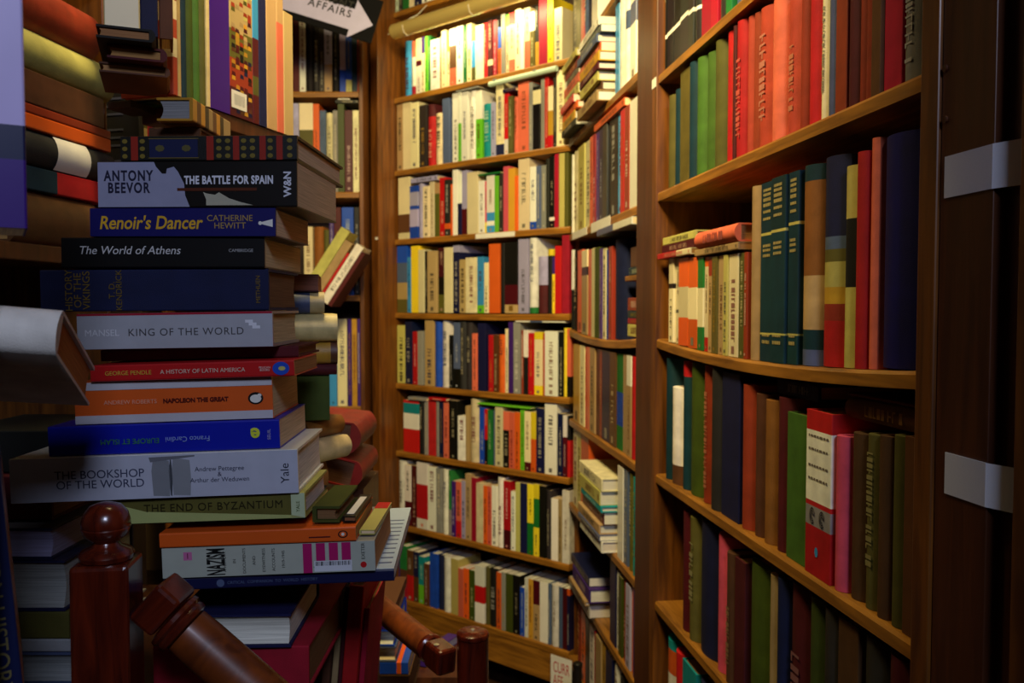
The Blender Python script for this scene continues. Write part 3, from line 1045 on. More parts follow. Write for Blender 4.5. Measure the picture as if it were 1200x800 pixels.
# ------------------------------------------------------------------ tube lamp over the far bookcase
def frame_at(origin, X, Z):       # a right-handed frame: X given, Z made square to it
    X = Vector(X).normalized(); Z = Vector(Z); Z = (Z - X*Z.dot(X)).normalized(); return basis(X, Z.cross(X), Z, origin)
uL, zL = BACK.hit(463, 37, -0.10); LA = BACK.pt(uL, -0.10, zL)
lamp = empty('tube_lamp', M=basis(BACK.U, BACK.w, Vector((0, 0, 1)), LA))
tag(lamp, 'long brass-coloured tube lamp hung on white wires above the far paperbacks', 'lamp')
LL = 0.72; R_ = 0.027
mb = MB(); n = 20
# trough: open towards the books and down
for k in range(n+1):
    t = math.radians(62 + 222*k/n)
    for rr in (R_, R_-0.0015):
        for xx in (0.0, LL): mb.v.append((xx, rr*math.cos(t), rr*math.sin(t)))
for k in range(n):
    a = 4*k
    for q in ((a, a+1, a+5, a+4), (a+3, a+2, a+6, a+7), (a+2, a, a+4, a+6), (a+1, a+3, a+7, a+5)): mb.f.append(q); mb.c.append(lin('gold'))
mb.f.append((0, 2, 3, 1)); mb.c.append(lin('gold')); a = 4*n; mb.f.append((a, a+1, a+3, a+2)); mb.c.append(lin('gold'))
mb.build('reflector', M_BRASS, lamp, smooth=40)
for nm, xx in (('end_cap', -0.004), ('end_cap', LL)):
    mb = MB(); tube_between(mb, (xx, 0, 0), (xx+0.004, 0, 0), R_, 24); mb.build(nm, M_BRASS, lamp, smooth=40)
m_em, nt, bs = new_mat('lit_tube'); bs.inputs['Emission Color'].default_value = (1, 0.82, 0.42, 1); bs.inputs['Emission Strength'].default_value = 4.0
mb = MB(); tube_between(mb, (0.004, 0.004, -0.002), (LL-0.004, 0.004, -0.002), 0.0125, 16); mb.build('fluorescent_tube', m_em, lamp, smooth=40)
zh = 1.150 - 0.0215 - zL
for ux in (0.07, 0.40, 0.66):
    mb = MB(); pts = [(ux, 0.096, zh+0.006), (ux, 0.05, zh*0.6), (ux, 0.0, R_+0.002), (ux, -R_-0.002, 0.0), (ux, -0.02, -R_+0.004), (ux, 0.0, -R_-0.0025)]
    for p, q in zip(pts, pts[1:]): tube_between(mb, p, q, 0.0016, 8)
    mb.build('hanging_wire', M_WIRE, lamp)
mb = MB(); tube_between(mb, (-0.055, 0.014, 0.004), (-0.0045, 0, 0.0), 0.0022, 8); mb.build('cable', M_WIRE, lamp)
area('tube_lamp_light', (0, 0, 0), (0, 0, -1), 0.68, 0.03, 2.5, (1.0, 0.84, 0.40), 180)
L_ = bpy.data.objects['tube_lamp_light']
pl_ = BACK.pt(uL + LL/2, -0.10 + 0.021, zL - 0.004)
zdir = (pl_ - BACK.pt(uL + LL/2, -0.10 + 0.10, zL - 0.09)).normalized()
L_.matrix_world = basis(BACK.U, zdir.cross(BACK.U).normalized(), zdir, pl_)
# a thin pale tube fixed under the right end of the second board
tl = empty('tube_light', M=BACK.M(0)); tag(tl, 'thin pale unlit tube fixed below the top paperback row, by the corner', 'lamp')
mb = MB(); tube_between(mb, (0.50, -0.018, 0.782), (0.795, -0.018, 0.786), 0.0095, 14, 'mint'); mb.build('tube', M_PLASTIC, tl, smooth=40)
for ux in (0.52, 0.70):
    mb = MB(); mb.box(ux, ux+0.012, -0.027, 0.002, 0.7905, 0.7955, 'grey'); mb.build('clip', M_PLASTIC, tl)

# ------------------------------------------------------------------ labels stuck on shelves and uprights
def sticker(parent, u0, u1, z0, z1, w, label=None, col='white', name='shelf_label'):
    mb = MB(); mb.box(u0, u1, w-0.0012, w-0.0002, z0, z1, col); o = mb.build(name, M_PLASTIC, parent)
    if label: o['label'] = label
    return o
sticker(back, 0.415, 0.60, 0.2475, 0.2645, 0.0, 'long white shelf label')
sticker(back, -0.036, -0.022, 0.262, 0.272, -0.085, 'small white sticker')
sticker(mid, 0.05, 0.27, 0.218, 0.241, 0.0, 'crumpled clear label strip')
sticker(mid, 0.33, 0.56, 0.216, 0.244, 0.0, 'crumpled clear label strip')
sticker(mid, 0.0, 0.06, 0.526, 0.5515, 0.0, 'grey label holder', 'grey')
sticker(near, -0.031, -0.003, 0.466, 0.486, -0.004, 'white tape on the upright')

# the wide upright at the near end, with two paper labels bent into a recess, its shape added to shade the strip
upr = empty('upright_panel', M=NEAR.M()); tag(upr, 'wide dark wooden upright with two white paper labels at the right edge', 'bookcase')
u_1, u_2 = Ln + 0.0315, NEAR.hit(1160, 400, 0.0)[0]
u_3 = NEAR.hit(1184, 400, 0.0)[0]
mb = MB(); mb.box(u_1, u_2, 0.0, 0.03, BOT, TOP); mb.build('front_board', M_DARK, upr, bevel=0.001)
mb = MB(); mb.box(u_2+0.0003, u_3+0.012, 0.014, 0.044, BOT, TOP); mb.build('shade_recess_board', M_DARK, upr)
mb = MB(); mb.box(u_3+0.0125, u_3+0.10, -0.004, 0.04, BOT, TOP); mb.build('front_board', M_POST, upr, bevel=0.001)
for (ya, yb) in ((178, 228), (535, 585)):
    ul = NEAR.hit(1109, ya, 0)[0]; za = NEAR.hit(1130, ya, 0)[1]; zb_ = NEAR.hit(1130, yb, 0)[1]
    mb = MB(); mb.box(ul, u_2, -0.0016, -0.0006, zb_, za); mb.quad([(u_2, -0.0016, zb_), (u_3+0.012, 0.0125, zb_), (u_3+0.012, 0.0125, za), (u_2, -0.0016, za)], 'white')
    mb.build('paper_label', M_CARD, upr)
for (px, py) in ((1109, 80), (1109, 140)):
    u_, z_ = NEAR.hit(px, py, 0); mb = MB(); tube_between(mb, (u_, -0.0025, z_), (u_, -0.0002, z_), 0.0035, 10); mb.build('screw_head', M_DARK, upr)

# ------------------------------------------------------------------ hanging sign with an arrow
SD = Vector((1, 0, -0.305)).normalized(); SN = Vector((0.12, -1, 0)).normalized()
sm = frame_at(at(394, 27, 2.86), SD, SD.cross(SN) * -1)
sX = Vector((sm[0][0], sm[1][0], sm[2][0])); sZ = Vector((sm[0][2], sm[1][2], sm[2][2]))
if sZ.z < 0: sm = frame_at(at(394, 27, 2.86), SD, Vector((0, 0, 1)))
sign = empty('hanging_sign', M=sm); tag(sign, 'black hanging sign with a pale arrow and dark letters, beside the far upright', 'sign')
mb = MB(); mb.box(-0.30, 0.128, 0.0, 0.006, -0.030, 0.115); mb.build('board', M_BLACK, sign)
mb = MB(); y = -0.0012
P = [(-0.28, -0.008), (0.046, -0.008), (0.046, -0.036), (0.118, 0.028), (0.046, 0.094), (0.046, 0.062), (-0.28, 0.062)]
mb.v = [(x, y, z) for x, z in P] + [(x, -0.0002, z) for x, z in P]; m_ = len(P)
mb.f = [tuple(range(m_)), tuple(reversed(range(m_, 2*m_)))] + [(k, m_+k, m_+(k+1) % m_, (k+1) % m_) for k in range(m_)]; mb.c = [lin('lilac')]*len(mb.f)
mb.build('arrow', M_PLASTIC, sign)
tm = sm @ basis(Vector((1, 0, 0)), Vector((0, 0, 1)), Vector((0, -1, 0)), (0.036, -0.0016, 0.006))
letters('CURRENT\nAFFAIRS', sign, sm @ basis(Vector((1, 0, 0)), Vector((0, 0, 1)), Vector((0, -1, 0)), (0.040, -0.0016, 0.030)), 0.034, (4, 4, 6), 'lettering', bold=0.0006, ax='RIGHT', ay='BOTTOM_BASELINE', sp=1.25)
for x in (-0.2, 0.03):
    mb = MB(); q = sm.inverted(); p0 = Vector((x, 0.003, 0.115)); p1 = q @ (sm @ p0 + Vector((0, 0, 0.98))); 
    top_w = (sm @ p0).copy(); top_w.z = EZ + 1.319; tube_between(mb, p0, q @ top_w, 0.0014, 8); mb.build('cord', M_WIRE, sign)

# the card on the plinth and the dark capped post beside it
cu = BACK.hit(645.5, 780, -0.05)[0]; cu1 = BACK.hit(670, 780, -0.05)[0]
card = empty('section_card', M=BACK.M()); tag(card, 'white card with red capital letters fixed to the plinth by the corner', 'sign')
mb = MB(); mb.box(cu, cu1, -0.0505, -0.049, -1.30, -1.160); mb.build('card', M_PLASTIC, card)
mb = MB(); mb.box(cu+0.004, cu+0.02, -0.0488, 0.0015, -1.26, -1.20, 'brown'); mb.build('bracket', M_DARK, card)
letters('CURR\nAFF', card, BACK.M() @ basis(Vector((1, 0, 0)), Vector((0, 0, 1)), Vector((0, -1, 0)), (cu+0.010, -0.0508, -1.215)), 0.052, 'red', 'lettering', ax='LEFT', ay='TOP_BASELINE', sx=0.50)
cp = at(677, 776, 2.45)
mb = MB(); mb.lathe([(0.013, 0.0), (0.013, cp.z-0.012), (0.0145, cp.z-0.012), (0.0145, cp.z-0.003), (0.011, cp.z)], 20); o = mb.build('short_post', M_RUBBER, None, Matrix.Translation((cp.x, cp.y, 0.0005)), smooth=35)
tag(o, 'slim black capped post standing in front of the red-lettered card', 'post')

# ------------------------------------------------------------------ stair rails
def bevbox(mb, w, d, z0, z1): mb.box(-w/2, w/2, -d/2, d/2, z0, z1)
np_ = at(125, 650, 0.80)
newel = empty('newel_post', (np_.x, np_.y, 0)); newel.rotation_euler = (0, 0, math.radians(8))
tag(newel, 'turned mahogany newel post with a round ball finial, at left foreground', 'post')
zt = at(125, 655, 0.80).z
mb = MB(); mb.box(-0.026, 0.026, -0.026, 0.026, 0.0005, zt); mb.build('square_post', M_NEWEL, newel, bevel=0.004)
zb0 = at(125, 588, 0.80).z
H = zb0 - zt
prof = [(0.012, 0), (0.0225, 0.001), (0.0235, 0.005), (0.021, 0.009), (0.0125, 0.0125), (0.011, 0.016), (0.013, 0.0185), (0.0185, 0.022), (0.0205, 0.0275), (0.0208, 0.0285), (0.0202, 0.0295), (0.0208, 0.0305), (0.0206, 0.035), (0.0185, 0.042), (0.0135, 0.048), (0.007, 0.0505), (0.001, 0.0512)]
k_ = H/0.0512
mb = MB(); mb.lathe([(r*1.05, z*k_) for r, z in prof], 36); mb.build('ball_finial', M_NEWEL, newel, Matrix.Translation((0, 0, zt)), smooth=45)
# the rail that leaves it, running down to the right
d1 = (at(300, 806, 0.80) - at(178, 700, 0.80)).normalized()
st = at(167, 693, 0.80)
rail = empty('handrail', M=frame_at(st, d1, Vector((0, 0, 1)))); tag(rail, 'varnished handrail sloping down to the right from the ball-topped newel', 'handrail')
def xlathe(prof, n=28):
    mb = MB()
    for (x, r) in prof:
        for k in range(n):
            t = 2*math.pi*k/n; mb.v.append((x, r*math.cos(t), r*math.sin(t)))
    for j in range(len(prof)-1):
        for k in range(n): mb.f.append((j*n+k, j*n+(k+1) % n, (j+1)*n+(k+1) % n, (j+1)*n+k)); mb.c.append(lin('tan'))
    mb.f.append(tuple(reversed(range(n)))); mb.f.append(tuple((len(prof)-1)*n+k for k in range(n))); mb.c += [lin('tan')]*2
    mb.f = [tuple(reversed(f)) for f in mb.f]
    return mb
mb = MB(); mb.box(0.008, 0.036, -0.022, 0.022, -0.017, 0.026); mb.build('bracket_block', M_NEWEL, rail, bevel=0.004)
xlathe([(0.037, 0.022), (0.039, 0.0275), (0.043, 0.0285), (0.046, 0.026), (0.049, 0.0275), (0.053, 0.0265), (0.055, 0.021)]).build('collar_ring', M_NEWEL, rail, smooth=40)
xlathe([(0.0555, 0.0225), (0.075, 0.0235), (0.30, 0.0235), (0.55, 0.0235)]).build('rail', M_RAIL, rail, smooth=40)
# far rail and its newel
n2p = at(554, 742, 1.25)
nw2 = empty('newel_post', (n2p.x, n2p.y, 0)); tag(nw2, 'dark round-topped newel post with a screw in its cap, by the plinth', 'post')
zt2 = n2p.z
mb = MB(); mb.lathe([(0.0235, 0.0005), (0.0235, zt2-0.006)], 32); mb.build('post', M_NEWEL, nw2, smooth=40)
mb = MB(); mb.lathe([(0.020, 0), (0.0240, 0.001), (0.0245, 0.004), (0.0235, 0.0075), (0.019, 0.0105), (0.008, 0.012), (0.001, 0.0121)], 32); mb.build('cap', M_NEWEL, nw2, Matrix.Translation((0, 0, zt2-0.006)), smooth=40)
mb = MB(); mb.lathe([(0.0035, 0), (0.003, 0.0012), (0.0008, 0.0016)], 12); mb.build('screw_head', M_STEEL, nw2, Matrix.Translation((0, 0, zt2+0.0058)), smooth=40)
pA = at(418, 690, 1.50); pB = at(520, 772, 1.27)
d2 = pB - pA; L2 = d2.length
r2 = empty('handrail', M=frame_at(pA - d2.normalized()*0.25, d2, Vector((0, 0, 1)))); tag(r2, 'worn brown handrail running from behind the book stack to the dark newel', 'handrail')
xlathe([(0, 0.021), (L2+0.205, 0.0205)]).build('rail', M_RAIL, r2, smooth=40)
xlathe([(L2+0.2055, 0.0195), (L2+0.208, 0.0225), (L2+0.214, 0.0225), (L2+0.217, 0.0195)]).build('collar_ring', M_NEWEL, r2, smooth=40)
mb = MB(); mb.box(L2+0.2175, L2+0.262, -0.016, 0.016, -0.0205, 0.0195); mb.build('bracket_block', M_NEWEL, r2, bevel=0.005)
mb = MB(); tube_between(mb, (L2+0.24, -0.008, 0.0196), (L2+0.24, -0.008, 0.0212), 0.004, 12); mb.build('screw_head', M_STEEL, r2)

# ------------------------------------------------------------------ the ledge and step that carry the stacks
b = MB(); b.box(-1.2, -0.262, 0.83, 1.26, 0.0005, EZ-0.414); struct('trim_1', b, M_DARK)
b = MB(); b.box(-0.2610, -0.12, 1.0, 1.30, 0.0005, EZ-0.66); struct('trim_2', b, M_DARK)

# ------------------------------------------------------------------ the front stack
GS = 'books in the tall front stack'
def lay(name, px0, px1, ym, T, Z, d, zb, spec, ang=0.0, roll=0.0, hard=False, rnd=False, pages='pages', flip=False, mat=None, label=None, group=GS, jitter=0.0):
    """a book lying flat, spine (or fore edge when flip) towards us; zb = underside above the eye. Returns (object, frame for writing on the spine)"""
    a = math.radians(ang); r = math.radians(roll)
    U = Vector((math.cos(a)*math.cos(r), math.sin(a)*math.cos(r), math.sin(r))); w = Vector((-math.sin(a), math.cos(a), 0)); up = U.cross(w)
    pr = at(px1, ym, Z); O = Vector((pr.x, pr.y, EZ + zb + (pr.x + 0.23)*math.tan(r)))
    pl = at(px0, ym, Z); h = (pr.x - pl.x)
    if not flip: m = basis(up, w, -U, O)
    else: m = basis(up, -w, U, O - U*h + w*d)
    o = book(name, m, T, h, d, spec, hard, rnd, pages, None, mat, jitter=jitter)
    tag(o, label, 'book', group)
    wf = basis(U, up, -w, O - w*0.0004)            # origin: right end, underside, on the spine
    return o, wf, h
def spine_text(b, body, fx, fy, size, col, rot=0, **k):
    """fx: 0 left .. 1 right along the spine, fy: 0 bottom .. 1 top in units of metres"""
    o, wf, h = b
    M = wf @ Matrix.Translation((-h*(1-fx), fy, 0.0002)) @ Matrix.Rotation(math.radians(rot), 4, 'Z')
    return letters(body, o, M, size, col, **k)
def patch(b, pts, col, name='cover_artwork', lift=0.0001, mat=None):
    """a printed shape on the spine; pts in (fraction along, height in m)"""
    o, wf, h = b; q = o.matrix_basis.inverted() @ wf
    mb = MB(); mb.v = [tuple(q @ Vector((-h*(1-x), y, lift))) for x, y in pts]; mb.f = [tuple(range(len(pts)))]; mb.c = [lin(col)]
    return mb.build(name, mat or M_INK, o)
def disc(b, fx, fy, r, col, sx=1.0, name='emblem', lift=0.00015, n=20):
    h = b[2]
    return patch(b, [(fx + r*sx*math.cos(2*math.pi*k/n)/h, fy + r*math.sin(2*math.pi*k/n)) for k in range(n)], col, name, lift)

z = -0.412
B18 = lay('hardback_book', 180, 362, 790, 0.050, 0.90, 0.21, z, 'crimson', hard=True, pages='darkpages', mat=M_CLOTH, label='large crimson clothbound book at the bottom of the front stack')
z += 0.0505
B17 = lay('hardback_book', 206, 341, 745, 0.036, 0.895, 0.16, z, 'navy', ang=2, hard=True, pages='whitepages', flip=True, mat=M_CLOTH, label='dark-blue hardback showing white page edges, lying on the crimson book')
z += 0.0365
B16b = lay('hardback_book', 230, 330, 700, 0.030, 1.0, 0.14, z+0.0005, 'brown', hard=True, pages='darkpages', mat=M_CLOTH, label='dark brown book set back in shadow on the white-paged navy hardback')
z = -0.2858
RL = 1.6
B16 = lay('paperback_book', 197, 462, 677, 0.0125, 0.872, 0.27, z, 'navy', ang=3, roll=RL, pages='whitepages', label='large thin navy paperback jutting out right, under the pale school-history spine')
# its pale front cover
def top_sheet(b, d, T, col, name='front_cover', inset=0.0):
    o, wf, h = b; mb = MB(); mb.box(T+0.0001, T+0.0006, 0.001, d, 0.0, h, col); return mb.build(name, M_PAPER, o)
cv = top_sheet(B16, 0.27, 0.0125, (176, 196, 216))
cv['label'] = 'pale blue front cover with dark lines'
mb = MB()
for k in range(11):
    mb.box(0.0131, 0.0133, 0.02+0.018*k, 0.024+0.018*k, 0.004, 0.022+0.004*(k % 3), 'slate')
mb.build('cover_lettering', M_INK, B16[0])
spine_text(B16, 'CRITICAL  COMPANION  TO  WORLD  HISTORY', 0.47, 0.006, 0.0042, 'slate', ay='CENTER')
disc(B16, 0.245, 0.006, 0.004, 'slate')
z += 0.0136
B15 = lay('paperback_book', 194, 440, 653, 0.0315, 0.865, 0.15, z, (178, 178, 170) if False else 'grey', ang=2, roll=RL, pages='oldpages', label='grey-green NAZISM paperback with pink bars and a price sticker')
for x0, x1 in ((0.0, 0.03), (0.03, 0.07)):
    pass
patch(B15, [(0.0, 0.0004), (1, 0.0004), (1, 0.0311), (0, 0.0311)], (176, 182, 168), 'spine_ground', 0.0001)
patch(B15, [(0.10, 0.018), (0.14, 0.018), (0.14, 0.0265), (0.10, 0.0265)], (200, 110, 160), 'number_block', 0.0002)
spine_text(B15, '1', 0.12, 0.0222, 0.008, 'maroon')
spine_text(B15, 'NAZISM', 0.255, 0.0155, 0.0078, 'black', rot=90, sy=3.2, bold=0.0002)
spine_text(B15, 'A HISTORY\nIN\nDOCUMENTS\nAND\nEYEWITNESS\nACCOUNTS\n1919-1945', 0.43, 0.0155, 0.0043, 'charcoal', rot=90, sl=2.3)
for xa in (0.660, 0.722, 0.783, 0.843):
    patch(B15, [(xa, 0.0004 if xa < 0.67 else 0.012), (xa+0.043, 0.0004 if xa < 0.67 else 0.012), (xa+0.043, 0.0308), (xa, 0.0308)], (176, 24, 100), 'pink_bar', 0.0002)
patch(B15, [(0.712, 0.0015), (0.89, 0.0015), (0.89, 0.0125), (0.712, 0.0125)], (214, 218, 226), 'price_sticker', 0.0004)
mb = MB(); qq = B15[0].matrix_basis.inverted() @ B15[1]
for k in range(34):
    x = -B15[2]*(1-(0.718+0.005*k)); ww = random.choice((0.0003, 0.0005, 0.0008))
    mb.v += [tuple(qq @ Vector(p)) for p in ((x, 0.0075, 0.0005), (x+ww, 0.0075, 0.0005), (x+ww, 0.0118, 0.0005), (x, 0.0118, 0.0005))]; i = len(mb.v)-4; mb.f.append((i, i+1, i+2, i+3)); mb.c.append(lin('black'))
mb.build('barcode_lettering', M_INK, B15[0])
spine_text(B15, '"W-193-291"', 0.80, 0.0043, 0.0062, 'black', sp=1.2)
disc(B15, 0.945, 0.007, 0.0032, 'red'); spine_text(B15, 'EXETER', 0.945, 0.021, 0.005, 'charcoal', rot=90)
z += 0.0320; ZN_ = z
B14 = lay('paperback_book', 190, 417, 624, 0.0150, 0.862, 0.135, z, 'orange', ang=2, roll=RL, pages='oldpages', label='thin orange paperback between the grey history and the black book')
disc(B14, 0.935, 0.0078, 0.0038, 'black', 1.3); disc(B14, 0.935, 0.0078, 0.0028, 'orange', 1.3, lift=0.0002); disc(B14, 0.935, 0.0078, 0.0016, 'white', 1.0, lift=0.0003)
spine_text(B14, 'MARX 2', 0.82, 0.0078, 0.0055, 'black') if False else patch(B14, [(0.76, 0.005), (0.87, 0.005), (0.87, 0.0062), (0.76, 0.0062)], 'maroon', 'title_rule')
z += 0.0155; ZO_ = z
B13 = lay('hardback_book', 132, 358, 610, 0.0085, 0.90, 0.13, z, 'black', ang=2, roll=RL, hard=True, pages='darkpages', label='thin black book in the gap under the olive Byzantium volume')
z += 0.0090
B12 = lay('hardback_book', 128, 358, 592, 0.0260, 0.866, 0.125, z, 'olive,.93,khaki', ang=2, roll=RL, hard=True, pages='whitepages', label='olive-green hardback on Byzantium below the white bookshop volume')
patch(B12, [(0.93, 0.0003), (0.998, 0.0003), (0.998, 0.0257), (0.93, 0.0257)], (186, 200, 160), 'spine_ground')
patch(B12, [(0.0, 0.0004), (1.0, 0.0004), (0.93, 0.0035), (0.2, 0.012), (0.08, 0.019), (0.0, 0.024)], (170, 178, 110), 'cover_artwork')
spine_text(B12, 'THE END OF BYZANTIUM', 0.54, 0.0150, 0.0112, (40, 36, 10), sp=1.1); spine_text(B12, 'YALE', 0.965, 0.012, 0.005, 'moss', rot=90); spine_text(B12, 'HARRIS', 0.04, 0.012, 0.005, 'moss', rot=90)
z += 0.0265
B11 = lay('hardback_book', 22, 350, 556, 0.0450, 0.862, 0.150, z, 'white', ang=3, roll=RL, hard=True, pages='whitepages', mat=M_PAPER, label='thick white Bookshop of the World hardback with white pages, mid front stack')
patch(B11, [(0.0, 0.0005), (1, 0.0005), (1, 0.0445), (0, 0.0445)], (184, 188, 204), 'dust_jacket', 0.0001)
spine_text(B11, 'THE BOOKSHOP\nOF THE WORLD', 0.463, 0.0215, 0.0118, (50, 56, 84), ay='CENTER', ax='RIGHT')
for xa, xb, c in ((0.492, 0.553, (130, 134, 140)), (0.562, 0.625, (140, 144, 150)), (0.552, 0.561, (70, 74, 80))):
    patch(B11, [(xa, 0.003), (xb-0.004, 0.002), (xb, 0.020), (xb-0.003, 0.038), (xa+0.003, 0.041), (xa-0.004, 0.028)], c, 'printed_book_picture', 0.0002)
patch(B11, [(0.485, 0.037), (0.64, 0.0415), (0.64, 0.043), (0.48, 0.042)], (110, 112, 120), 'printed_book_picture', 0.00025)
spine_text(B11, 'Andrew Pettegree\n&\nArthur der Weduwen', 0.725, 0.0225, 0.0066, (40, 44, 70)); spine_text(B11, 'Yale', 0.955, 0.021, 0.012, (40, 44, 60), rot=90)
z += 0.0455
B10 = lay('paperback_book', 64, 328, 508, 0.0300, 0.866, 0.140, z, 'ultramarine', ang=3, roll=RL, label='bright blue paperback with upside-down lettering, under the orange-and-white one')
spine_text(B10, 'EUROPE ET ISLAM', 0.35, 0.013, 0.0074, (60, 130, 60), rot=180); spine_text(B10, 'Franco Cardini', 0.60, 0.0135, 0.0074, (140, 160, 220), rot=180)
spine_text(B10, 'e', 0.895, 0.0155, 0.020, (210, 220, 60), rot=180, bold=0.0006); spine_text(B10, 'SEUIL', 0.955, 0.015, 0.0045, 'lilac', rot=90)
z += 0.0305
B9 = lay('paperback_book', 94, 320, 472, 0.0430, 0.870, 0.130, z, 'orange', ang=3, roll=RL, pages='pages', label='thick orange paperback with white bands about Napoleon')
for y0_, y1_ in ((0.0006, 0.0090), (0.0345, 0.0425)):
    patch(B9, [(0.0, y0_), (1, y0_), (1, y1_), (0, y1_)], (196, 194, 200), 'white_band')
spine_text(B9, 'ANDREW ROBERTS', 0.28, 0.0215, 0.0060, (230, 160, 130)); spine_text(B9, 'NAPOLEON THE GREAT', 0.61, 0.0215, 0.0060, (90, 20, 10), bold=0.0003)
disc(B9, 0.915, 0.0215, 0.0062, 'black', 1.25); disc(B9, 0.915, 0.0210, 0.0042, 'white', 1.35, lift=0.0003); disc(B9, 0.935, 0.0245, 0.0016, 'white', 1.3, lift=0.0004)
z += 0.0435
B8 = lay('paperback_book', 110, 345, 434, 0.0165, 0.862, 0.120, z, 'red', ang=2, roll=RL, pages='oldpages', label='red Latin America paperback with a small blue oval bird emblem')
spine_text(B8, 'GEORGE PENDLE', 0.185, 0.0080, 0.0060, (210, 170, 60)); spine_text(B8, 'A HISTORY OF LATIN AMERICA', 0.55, 0.0080, 0.0060, (220, 190, 170))
disc(B8, 0.935, 0.0082, 0.0068, 'blue', 1.25); disc(B8, 0.94, 0.0082, 0.0022, 'khaki', 1.6, lift=0.0003)
spine_text(B8, 'PELICAN\nBOOKS', 0.855, 0.0082, 0.0030, (230, 200, 190))
z += 0.0170
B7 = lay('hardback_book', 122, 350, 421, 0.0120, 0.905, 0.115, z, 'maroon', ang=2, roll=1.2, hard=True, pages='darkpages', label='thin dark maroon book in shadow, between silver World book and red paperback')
z += 0.0127
B6 = lay('hardback_book', 95, 320, 393, 0.0365, 0.874, 0.125, z, 'grey', ang=2, roll=0.9, hard=True, rnd=False, pages='pages', mat=M_PAPER, label='silver-grey King of the World hardback with a crimson top edge')
patch(B6, [(0, 0.0004), (1, 0.0004), (1, 0.036), (0, 0.036)], (170, 172, 180), 'dust_jacket'); patch(B6, [(0, 0.0342), (1, 0.0342), (1, 0.0364), (0, 0.0364)], 'crimson', 'top_edge', 0.0002)
spine_text(B6, 'MANSEL', 0.125, 0.0165, 0.0095, (214, 216, 222)); spine_text(B6, 'KING OF THE WORLD', 0.555, 0.0165, 0.0106, (70, 68, 70), sp=1.12)
for k in range(4): patch(B6, [(0.86+0.018*k, 0.025-0.003*k), (0.90+0.018*k, 0.025-0.003*k), (0.90+0.018*k, 0.028-0.003*k), (0.86+0.018*k, 0.028-0.003*k)], (226, 228, 236), 'emblem', 0.0003) if k < 3 else None
z += 0.0372
B5 = lay('hardback_book', 50, 315, 343, 0.0425, 0.876, 0.130, z, 'navy', ang=1, roll=0.4, hard=True, pages='darkpages', mat=M_CLOTH, label='thick navy clothbound Vikings book with gilt lettering')
spine_text(B5, 'HISTORY\nOF THE\nVIKINGS', 0.165, 0.0215, 0.0105, (120, 96, 30), rot=90); spine_text(B5, 'T. D.\nKENDRICK', 0.33, 0.0215, 0.0085, (110, 88, 30), rot=90); spine_text(B5, 'METHUEN', 0.955, 0.0215, 0.0062, (120, 96, 30), rot=90)
z += 0.0430
B4 = lay('paperback_book', 72, 310, 299, 0.0310, 0.872, 0.150, z, 'black', ang=0, pages='pages', label='black World of Athens paperback with white italic title')
spine_text(B4, 'The World of Athens', 0.336, 0.0175, 0.0118, (205, 205, 205), shear=0.22); spine_text(B4, 'CAMBRIDGE', 0.885, 0.0175, 0.0045, (170, 170, 170))
z += 0.0315
B3 = lay('paperback_book', 104, 323, 265, 0.0290, 0.868, 0.130, z, 'navy', ang=-1, pages='pages', label="dark-blue paperback with a golden script title, Renoir's Dancer")
patch(B3, [(0, 0.0004), (1, 0.0004), (1, 0.0286), (0, 0.0286)], (20, 18, 92), 'spine_ground')
spine_text(B3, "Renoir's Dancer", 0.325, 0.0135, 0.0205, (216, 168, 40), shear=0.18, bold=0.0003, lift=0) if False else spine_text(B3, "Renoir's Dancer", 0.325, 0.0135, 0.0185, (216, 168, 40), shear=0.18, bold=0.0003, sx=0.86)
spine_text(B3, 'CATHERINE\nHEWITT', 0.755, 0.0145, 0.0088, (170, 140, 70))
disc(B3, 0.918, 0.0135, 0.0019, 'white'); patch(B3, [(0.925, 0.0125), (0.985, 0.0095), (0.985, 0.0175), (0.925, 0.0145)], 'white', 'emblem', 0.0002)
z += 0.0295
B2 = lay('paperback_book', 111, 348, 220, 0.0465, 0.866, 0.165, z, 'black', ang=-2, pages='pages', label='thick Battle for Spain paperback with a ragged lilac and black spine')
patch(B2, [(0, 0.0006), (0.462, 0.0006), (0.44, 0.012), (0.435, 0.024), (0.405, 0.036), (0.385, 0.041), (0.35, 0.039), (0.345, 0.034), (0.325, 0.034), (0.295, 0.041), (0.285, 0.0458), (0, 0.0458)], (150, 152, 178), 'cover_artwork')
patch(B2, [(0.53, 0.0155), (0.545, 0.014), (0.59, 0.0125), (0.61, 0.0150), (0.66, 0.009), (0.72, 0.005), (0.78, 0.002), (0.545, 0.002), (0.545, 0.008)], (176, 172, 150), 'cover_artwork')
patch(B2, [(0.40, 0.0195), (0.80, 0.0195), (0.80, 0.0165), (0.40, 0.0165)], (84, 36, 14), 'subtitle_rule', 0.00015)
spine_text(B2, 'ANTONY\nBEEVOR', 0.155, 0.0255, 0.0125, (34, 34, 56), sp=1.2, bold=0.0004, sx=0.84, sy=1.15); spine_text(B2, 'THE BATTLE FOR SPAIN', 0.66, 0.0270, 0.0098, (220, 222, 232), bold=0.00035, sx=0.80, sy=1.15, sp=1.1); spine_text(B2, 'W&N', 0.955, 0.023, 0.0105, (210, 212, 222), rot=90, bold=0.0003)
z += 0.0470
B1 = lay('hardback_book', 138, 348, 178, 0.0255, 0.868, 0.200, z, 'black', ang=-2, hard=True, rnd=False, pages='pages', mat=M_LEATHER, label='black leather book with red bands and gilt ornament, topmost of front stack')
for xa, xb in ((0.06, 0.10), (0.49, 0.53), (0.64, 0.675), (0.79, 0.825), (0.885, 0.92)):
    patch(B1, [(xa, 0.0008), (xb, 0.0008), (xb, 0.0248), (xa, 0.0248)], (150, 40, 26), 'red_band')
